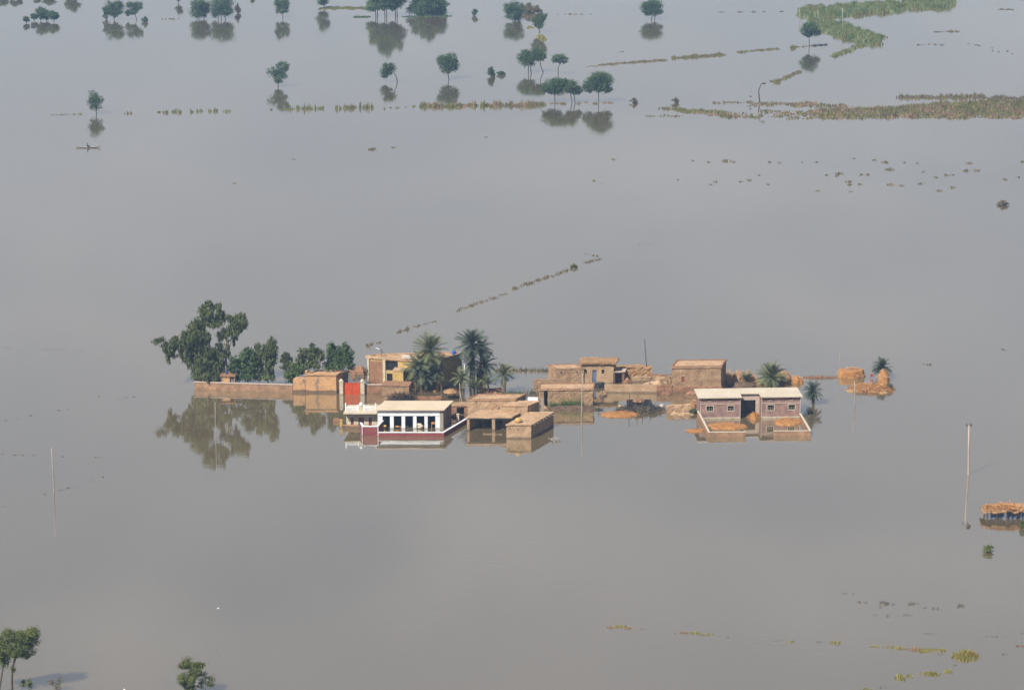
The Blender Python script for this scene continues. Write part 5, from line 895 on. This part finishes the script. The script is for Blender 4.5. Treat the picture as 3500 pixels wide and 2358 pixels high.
stuff('reeds', 'bright green reeds on the dark bank before the low mud house', [(x, 1394 + (x % 3), 9, 1.5, 1.75 + 0.3 * math.sin(x), 0, 2.5) for x in range(1884, 1990, 6)] + [(x, 1399, 10, 2, 0.5, 1) for x in range(1870, 2060, 8)], [M['leaf_bright'], M['twig']], 52, 0.09, 0.5, 4)
stuff('reeds', 'low green reeds under the palm with dead skirt', [(x, 1346, 8, 3, 0.9) for x in range(1730, 1790, 6)], [M['leaf_bright']], 53, 0.06, 0.5, 3)
stuff('brushwood', 'grey dry brushwood standing between palms and mud houses', [(x, 1352 + rnd.uniform(-10, 8), 7, 3, rnd.uniform(0.8, 2.0)) for x in range(1790, 1850, 5)], [M['twig']], 54, 0.05, 0.5, 1.5)
stuff('brush_line', 'low brown brush line in the water behind the drooping palm', [(x, 1267 + 1.5 * math.sin(x), 7, 1.8, 0.75 + 0.3 * math.sin(x * 1.7)) for x in range(1702, 1876, 5)], [M['leaf_brown']], 55, 0.08, 0.5, 3)
# far reed line across the lake
def row(x0, y0, x1, y1, n_, rx, ry, h, jit, rnd, mats=(0,), gapf=0.0, dn=1.0):
    out = []
    for i in range(n_):
        if rnd.random() < gapf: continue
        t = (i + rnd.random()) / n_; out.append((x0 + (x1 - x0) * t, y0 + (y1 - y0) * t + rnd.uniform(-jit, jit), rx * rnd.uniform(.5, 1.5), ry * rnd.uniform(.6, 1.4), h * rnd.uniform(.5, 1.35), rnd.choice(mats), dn))
    return out
rnd = random.Random(60)
Pn = row(175, 394, 275, 392, 9, 7, 1.5, 0.5, 1, rnd, (0, 1), .1, .6) + row(425, 390, 455, 388, 3, 6, 1.5, 0.7, 1, rnd, (1,)) + row(545, 385, 800, 381, 22, 7, 1.6, 1.2, 1.5, rnd, (0, 0, 0, 1), .4) + row(925, 376, 1000, 374, 4, 8, 1.5, .6, 1, rnd) + row(990, 374, 1120, 370, 14, 7, 2, 1.5, 2, rnd, (0,), .2) + row(1140, 373, 1275, 367, 14, 7, 2, 1.5, 2, rnd, (0, 0, 1), .25) + row(1285, 372, 1420, 366, 9, 6, 1.6, .8, 2, rnd, (0, 1), .3) + row(1440, 366, 1860, 360, 60, 9, 2.4, 1.5, 2.5, rnd, (0, 1, 1, 0, 2), .2) + row(1870, 356, 2100, 352, 14, 8, 1.6, .7, 2, rnd, (1, 2), .35)
stuff('reeds', 'broken row of olive reeds running across the far water', Pn, [M['reed_green'], M['reed_olive'], M['reed_red']], 61, 0.16, 0.3, 1.6)
# marsh
Pm = []
for _ in range(520):
    t = rnd.random(); x = 2780 + 760 * t ** 0.8; y = rnd.uniform(334 + 44 * (1 - t), 400); mt = rnd.choice((0, 1, 1, 1, 0, 2) if y > 350 else (1, 3, 1)); Pm.append((x, y, rnd.uniform(10, 34), rnd.uniform(1.5, 4), rnd.uniform(0.5, 1.5), mt, .8))
Pm += row(3080, 335, 3360, 332, 26, 20, 3, 1.3, 3, rnd, (3, 1)) + row(3400, 338, 3540, 340, 10, 14, 3, 1.2, 3, rnd, (3,)) + row(3100, 400, 3500, 402, 26, 20, 2.5, .7, 4, rnd, (0, 1, 2)) + row(2690, 405, 3010, 403, 26, 12, 2, .7, 4, rnd, (0, 1), .2) + row(2270, 374, 2480, 388, 18, 20, 3.5, .8, 4, rnd, (0, 0, 1)) + row(2370, 385, 2560, 403, 16, 14, 3, .7, 4, rnd, (0, 1, 2), .15) + row(2180, 396, 2340, 399, 12, 12, 1.6, .5, 3, rnd, (0, 1), .2) + row(2440, 350, 2660, 356, 16, 9, 1.8, .7, 5, rnd, (1,), .25) + row(2560, 362, 2800, 352, 22, 14, 2.4, .8, 5, rnd, (1, 1, 2), .15) + row(2480, 395, 2520, 400, 4, 14, 4, .9, 3, rnd, (2,)) + row(2600, 378, 2800, 390, 26, 14, 2, .7, 7, rnd, (0, 1, 2), .1) + row(2460, 392, 2830, 396, 40, 13, 2, .6, 9, rnd, (0, 1, 1, 2), .1) + row(2700, 360, 2900, 366, 22, 16, 2.5, .8, 5, rnd, (1, 2, 0), .1) + row(3380, 342, 3540, 350, 16, 18, 3, 1.0, 6, rnd, (1, 3))
stuff('marsh', 'wide olive and rusty marsh grasses standing in the far water', Pm, [M['reed_green'], M['reed_olive'], M['reed_red'], M['leaf_brown']], 62, 0.2, 0.4, .7)
# scattered tufts
toP = lambda x, y: (1900 + x / 1.455, 280 + y / 1.455)
Ps = []
for x, y, r_ in ((190, 490, 10), (290, 385, 12), (230, 505, 4), (605, 485, 8), (680, 390, 8), (760, 397, 10), (850, 392, 24), (885, 397, 12), (790, 495, 14), (770, 508, 10), (965, 488, 14), (920, 495, 10), (1010, 462, 8), (1055, 508, 9), (1062, 397, 12), (1110, 400, 10), (1225, 397, 6), (1295, 397, 8), (1345, 462, 10), (1410, 455, 22), (1395, 468, 10), (1458, 495, 18), (1458, 510, 14), (1510, 508, 12), (1515, 460, 10), (1550, 460, 10), (1468, 545, 8), (1300, 540, 12), (1585, 388, 12), (1640, 398, 18), (1655, 434, 24), (1735, 400, 6), (1800, 403, 8), (1665, 510, 20), (1722, 514, 14), (1815, 505, 16), (1830, 447, 9), (1890, 473, 14), (1945, 462, 16), (1975, 462, 8), (1970, 523, 18), (1900, 540, 16), (2055, 403, 18), (2040, 440, 18), (2090, 440, 20), (2235, 483, 12), (2300, 472, 10), (2320, 396, 10), (1485, 380, 6)):
    a, b2 = toP(x, y); Ps.append((a, b2 + 2, r_ / 1.455, 1.8, 0.25 + 0.02 * r_, 1 if r_ < 12 else 0))
Ps += [(1273, 512, 14, 3, .7, 1), (1345, 505, 9, 2, .4, 1), (1005, 545, 8, 1.5, .3, 1), (800, 627, 12, 1.2, .3, 1), (1660, 470, 8, 1.5, .3, 1), (2095, 545, 9, 1.5, .3, 1)] + row(1900, 50, 2020, 50, 8, 9, 1.2, .4, 1, rnd, (1,), .2) + row(550, 66, 612, 66, 6, 5, 1.2, .5, 1, rnd, (1,)) + row(2460, 43, 2690, 40, 10, 9, 1.4, .5, 1, rnd, (1,), .4) + row(3195, 110, 3270, 108, 8, 8, 1.5, .5, 1, rnd, (1,)) + row(3130, 155, 3235, 153, 8, 7, 1.5, .5, 2, rnd, (1,), .2) + row(3410, 33, 3470, 33, 6, 8, 1.2, .4, 1, rnd, (1,)) + row(3300, 150, 3480, 190, 8, 4, 1.2, .4, 6, rnd, (1,)) + row(2110, 180, 2140, 178, 3, 5, 1.2, .4, 1, rnd, (1,)) + row(3150, 1246, 3190, 1247, 3, 8, 1.6, .35, 1, rnd, (1,)) + row(3420, 1194, 3440, 1196, 2, 6, 1.4, .3, 1, rnd, (1,))
stuff('water_weed', 'scattered olive weed tufts dotting the open water', Ps, [M['reed_olive'], M['leaf_brown']], 63, 0.13, 0.5, 2.2)
# field bunds that rise to the far right
Pb = row(2000, 229, 2050, 225, 4, 9, 1.5, .4, 1, rnd, (0,)) + row(2053, 223, 2275, 206, 26, 10, 1.8, .6, 1.2, rnd, (0,)) + row(2300, 201, 2475, 188, 22, 10, 2.2, .9, 1.6, rnd, (0, 1)) + row(2516, 181, 2660, 167, 18, 9, 2, .7, 1.5, rnd, (0, 1), .1) + row(2692, 165, 2830, 153, 12, 8, 1.8, .6, 1.5, rnd, (0,), .2) + row(2645, 283, 2745, 243, 13, 10, 2.4, .8, 2, rnd, (0, 1), .15) + [(2650, 281, 6, 3, 1.2, 1), (2662, 280, 7, 3, 1.3, 1), (2710, 165, 9, 3, 1.4, 1)]
stuff('bund_grass', 'grass growing along the drowned field bunds', Pb, [M['reed_olive'], M['reed_green']], 64, 0.15, 0.35, 2)
Ph = row(1255, 1181, 1300, 1170, 5, 7, 1.6, .5, 2, rnd, (0,)) + [(1262, 1184, 6, 2, 1.1, 0)] + row(1360, 1137, 1440, 1112, 9, 7, 1.5, .5, 2, rnd, (0,), .2) + [(1394, 1126, 7, 2, 1.2, 0)] + row(1450, 1108, 1490, 1098, 4, 6, 1.2, .3, 1, rnd, (0,)) + row(1555, 1065, 1735, 1001, 22, 9, 2, .45, 2.5, rnd, (0, 0, 1), .1) + row(1750, 990, 1960, 917, 28, 10, 2.2, .55, 3, rnd, (0, 0, 1), .1) + row(2000, 900, 2052, 884, 8, 9, 2, .4, 2, rnd, (0,)) + row(2000, 867, 2050, 878, 5, 8, 1.4, .3, 1, rnd, (0,)) + row(2150, 838, 2260, 832, 5, 9, 1, .25, 1, rnd, (0,), .3)
stuff('hedge_line', 'broken dark line of drowned hedge slanting across the open water', Ph, [M['leaf_brown'], M['reed_olive']], 65, 0.1, 0.5, 2)
# green reed bank far right
Pr = []
for i in range(210):
    t = rnd.random(); Pr.append((2735 + 520 * t + rnd.uniform(-10, 10), 48 - 36 * t + rnd.uniform(-20, 20) * (1.0 - .35 * t), rnd.uniform(8, 22), rnd.uniform(2, 4), rnd.uniform(1.0, 2.6), rnd.choice((0, 0, 1, 2)), .7))
for i in range(190):
    t = rnd.random(); Pr.append((2770 + 235 * t + rnd.uniform(-14, 14), 82 + 58 * t + rnd.uniform(-30, 26) * (1 - .45 * t), rnd.uniform(7, 18), rnd.uniform(2, 4), rnd.uniform(0.8, 2.3), rnd.choice((0, 0, 1, 2)), .7))
Pr += row(2960, 152, 2850, 194, 16, 13, 2.5, .8, 3, rnd, (1, 0)) + row(3180, 33, 3230, 32, 6, 14, 2, .6, 1, rnd, (1,))
stuff('reed_bank', 'thick green reed bank reaching into the far water', Pr, [M['reed_pale'], M['reed_green'], M['leaf_bright']], 66, 0.22, 0.35, 1.3)
stuff('grass_strip', 'low bright grass strip beside the big far grove', row(1090, 30, 1262, 28, 26, 12, 3, .5, 2.5, rnd, (0,)) + row(1210, 59, 1262, 59, 8, 9, 1.5, .5, .6, rnd, (1,)) + row(1380, 58, 1540, 56, 18, 10, 1.6, .5, 1, rnd, (1,)) + [(1848, 128, 13, 5, 1.0, 2), (1855, 136, 11, 4, .9, 2), (1812, 95, 12, 3, .6, 2), (1525, 15, 14, 2, .7, 1)], [M['reed_green'], M['leaf_far'], M['reed_yellow']], 67, 0.2, 0.3, 2)
# near weed at the bottom right
toK = lambda x, y: (2000 + x / 1.552, 1980 + y / 1.552)
Pk = []
for x, y, r_, ry_, mt in ((140, 255, 22, 5, 1), (185, 250, 34, 6, 0), (235, 258, 28, 5, 1), (300, 264, 20, 3, 2), (520, 283, 34, 4, 1), (580, 284, 40, 5, 0), (640, 293, 38, 4, 0), (755, 307, 12, 2, 2), (1035, 325, 32, 2, 2), (1093, 329, 18, 4, 0), (1245, 331, 20, 4, 2), (1325, 335, 28, 6, 0), (1345, 347, 12, 4, 2), (1540, 355, 36, 3, 0), (1620, 358, 36, 4, 0), (1670, 365, 30, 6, 0), (1750, 372, 30, 9, 1), (1790, 378, 34, 8, 0), (1840, 374, 30, 7, 0), (1890, 376, 26, 7, 0), (1885, 396, 20, 5, 2), (1980, 405, 34, 12, 0), (2020, 400, 48, 18, 0), (2050, 395, 30, 12, 1), (2020, 425, 40, 10, 0), (1960, 455, 14, 4, 2), (1925, 488, 22, 8, 0), (1820, 500, 42, 9, 0), (1860, 505, 24, 7, 0), (1720, 512, 18, 7, 0), (1670, 520, 22, 13, 0), (1575, 572, 26, 5, 2), (1490, 580, 26, 4, 0), (1455, 120, 14, 7, 2), (1490, 122, 10, 5, 2), (1590, 128, 36, 11, 2), (1570, 150, 16, 6, 2), (1735, 128, 28, 9, 2), (1800, 150, 16, 5, 2), (1865, 155, 20, 7, 2), (1990, 140, 22, 10, 2), (1605, 195, 10, 8, 2), (1700, 188, 34, 5, 2), (1540, 190, 20, 2, 2), (1830, 288, 40, 4, 2), (2165, 303, 50, 4, 2), (2225, 396, 16, 5, 2), (2310, 352, 26, 4, 1), (2320, 285, 16, 5, 2), (1380, 75, 16, 3, 2), (1420, 76, 12, 3, 2)):
    a, b2 = toK(x, y); Pk.append((a, b2, r_ / 1.552 * 1.15, ry_ / 1.5, (0.22 + 0.03 * ry_) * (0.75 if mt == 2 else 1.0), mt, 3.0 if mt < 2 else 1.2))
stuff('floating_weed', 'yellow green and rusty floating weed in the near water', Pk, [M['reed_yellow'], M['reed_red'], M['twig']], 68, 0.05, 0.8, 4)
toR = lambda x, y: (x / 2.328, 1350 + y / 2.328)
Pd = []
for x, y, r_ in ((140, 186, 12), (250, 163, 30), (40, 203, 14), (475, 124, 28), (545, 118, 12), (960, 33, 22), (1010, 20, 18), (1065, 14, 10), (20, 468, 18), (110, 478, 46), (180, 481, 28), (270, 478, 18), (500, 490, 18), (780, 495, 32), (480, 756, 28), (535, 740, 20), (355, 790, 14), (820, 653, 14), (740, 680, 14), (20, 888, 16), (790, 14, 8)):
    a, b2 = toR(x, y); Pd.append((a, b2, r_ / 2.328 * 1.2, 1.2, 0.22, 0, 2.0))
Pd += row(0, 1188, 290, 1200, 14, 16, 1, .16, 1, rnd, (0,), .2, 1.2)
stuff('floating_twigs', 'thin dark lines of floating twigs left of the compound', Pd, [M['twig']], 69, 0.06, 1.2, 2.5)

# ================================================================== BOAT AND BIRDS
c = gp(300, 506); T = thing('rowing_boat', 'slim brown wooden boat below the lone round tree', 'boat', c); mb = MB(); n_ = 15; V = []
for i in range(n_):
    f = i / (n_ - 1) * 2 - 1; w = 0.36 * (1 - abs(f) ** 2.6) + 0.02; sh = 0.32 * abs(f) ** 3
    for (yy, zz) in ((-1, 0.22), (-0.8, 0.05), (0, -0.08), (0.8, 0.05), (1, 0.22), (0.86, 0.21), (0.6, 0.08), (-0.6, 0.08), (-0.86, 0.21)): V.append((c.x + f * 3.1, c.y + yy * w, zz + sh))
mb.add(V, [(i * 9 + k, i * 9 + (k + 1) % 9, (i + 1) * 9 + (k + 1) % 9, (i + 1) * 9 + k) for i in range(n_ - 1) for k in range(9)] + [tuple(range(9)), tuple(range((n_ - 1) * 9, n_ * 9))]); mb.build('hull', M['concrete'], T, merge=True)
for x in (-1.2, 0.3, 1.5): mb = MB(); mb.box((c.x + x, c.y, 0.17), (0.22, 0.56, 0.04)); mb.build('thwart', M['wood'], T)
def person(label, loc, joints, edges, rad, pants, base_root=0):
    me = bpy.data.meshes.new('person'); me.from_pydata(joints, edges, []); o = bpy.data.objects.new('person', me); COL.objects.link(o); o.location = loc
    sk = o.modifiers.new('skin', 'SKIN'); sk.use_smooth_shade = True
    for i, v in enumerate(me.skin_vertices[0].data): v.radius = (rad[i], rad[i]); v.use_root = (i == base_root)
    su = o.modifiers.new('sub', 'SUBSURF'); su.levels = 1; su.render_levels = 2; me.materials.append(pants); return tag(o, label, 'person')
# seated rower: pelvis, spine, neck, head, arms to the oar, legs bent forward
J = [(0, 0, 0.30), (0, 0, 0.52), (0.03, 0, 0.76), (0.05, 0, 0.90), (0.07, 0, 0.98), (0.07, 0, 1.12), (0.03, -0.19, 0.80), (0.16, -0.26, 0.56), (0.40, -0.22, 0.52), (0.03, 0.19, 0.80), (0.16, 0.26, 0.56), (0.40, 0.20, 0.54), (0.10, -0.10, 0.30), (0.48, -0.14, 0.46), (0.62, -0.12, 0.10), (0.10, 0.10, 0.30), (0.48, 0.14, 0.46), (0.62, 0.12, 0.10), (0.72, -0.12, 0.08), (0.72, 0.12, 0.08)]
Ed = [(0, 1), (1, 2), (2, 3), (3, 4), (4, 5), (2, 6), (6, 7), (7, 8), (2, 9), (9, 10), (10, 11), (0, 12), (12, 13), (13, 14), (0, 15), (15, 16), (16, 17), (14, 18), (17, 19)]
Rd = [0.15, 0.15, 0.15, 0.06, 0.085, 0.095, 0.07, 0.05, 0.045, 0.07, 0.05, 0.045, 0.10, 0.075, 0.05, 0.10, 0.075, 0.05, 0.045, 0.045]
for hx, hy, hz, sgn in ((0.40, -0.22, 0.52, -1), (0.40, 0.20, 0.54, 1)):
    src = 8 if sgn < 0 else 11
    for f in range(5):
        i0 = len(J); yy = hy + (f - 2) * 0.02; ln = (0.05, 0.08, 0.085, 0.08, 0.065)[f]; J += [(hx + 0.05, yy, hz + 0.01), (hx + 0.05 + ln * 0.6, yy, hz - 0.02), (hx + 0.05 + ln * 0.4, yy, hz - 0.055)]; Rd += [0.012, 0.010, 0.009]; Ed += [(src, i0), (i0, i0 + 1), (i0 + 1, i0 + 2)]
po = person('person in dark clothes sitting in the slim boat and holding an oar', (c.x - 0.1, c.y, 0.0), J, Ed, Rd, M['tarp_or_shade_dark'])
mb = MB(); hc = Vector((c.x - 0.03, c.y, 1.06)); mb.lathe((hc.x, hc.y, hc.z), [(0.06, -0.02), (0.105, 0.0), (0.11, 0.06), (0.085, 0.12), (0.02, 0.15)], 10); ha = mb.build('hair', M['iron'], base=hc); ha.parent = po; ha.location = hc - Vector((c.x - 0.1, c.y, 0.0))
mb = MB(); mb.tube([(c.x + 0.34, c.y - 0.5, 0.5), (c.x + 0.34, c.y + 0.4, 0.5), (c.x + 0.3, c.y - 1.6, 0.05)][1::-1] + [(c.x + 0.36, c.y - 1.7, 0.02)], 0.025, 6); mb.obox((c.x + 0.29, c.y - 2.0, -0.02), (0.14, 0, 0), (0, 0.4, 0.0), (0, 0, 0.03)); tag(mb.build('oar', M['wood'], base=(c.x + 0.34, c.y, 0.5)), 'thin wooden oar held by the boat rower', 'oar')
def egret(label, px, py, z):
    p = gp(px, py, z); T = thing('egret', label, 'bird', p); T.scale = (0.45, 0.45, 0.45); mb = MB(); mb.tube([p + Vector(q) for q in ((-.3, 0, 0), (-.15, 0, .02), (0.05, 0, .03), (.2, 0, .06), (.3, 0, .12), (.36, 0, .1), (.46, 0, .08))], [.02, .07, .085, .05, .03, .035, .008], 8); mb.build('body', M['white_cloth'], T, smooth=True)
    for s_ in (-1, 1): mb = MB(); mb.add([p + Vector(q) for q in ((.1, s_ * .05, .05), (-.12, s_ * .05, .05), (-.1, s_ * .3, .2), (-.18, s_ * .52, .12), (.0, s_ * .5, .15), (.12, s_ * .3, .22))], [(0, 1, 2, 5), (5, 2, 3, 4)]); mb.build('wing', M['white_cloth'], T)
egret('white egret flying low over the open near water', 745, 2079, 3.0)
egret('white egret at the bottom edge between the two acacias', 424, 2357, 3.0)
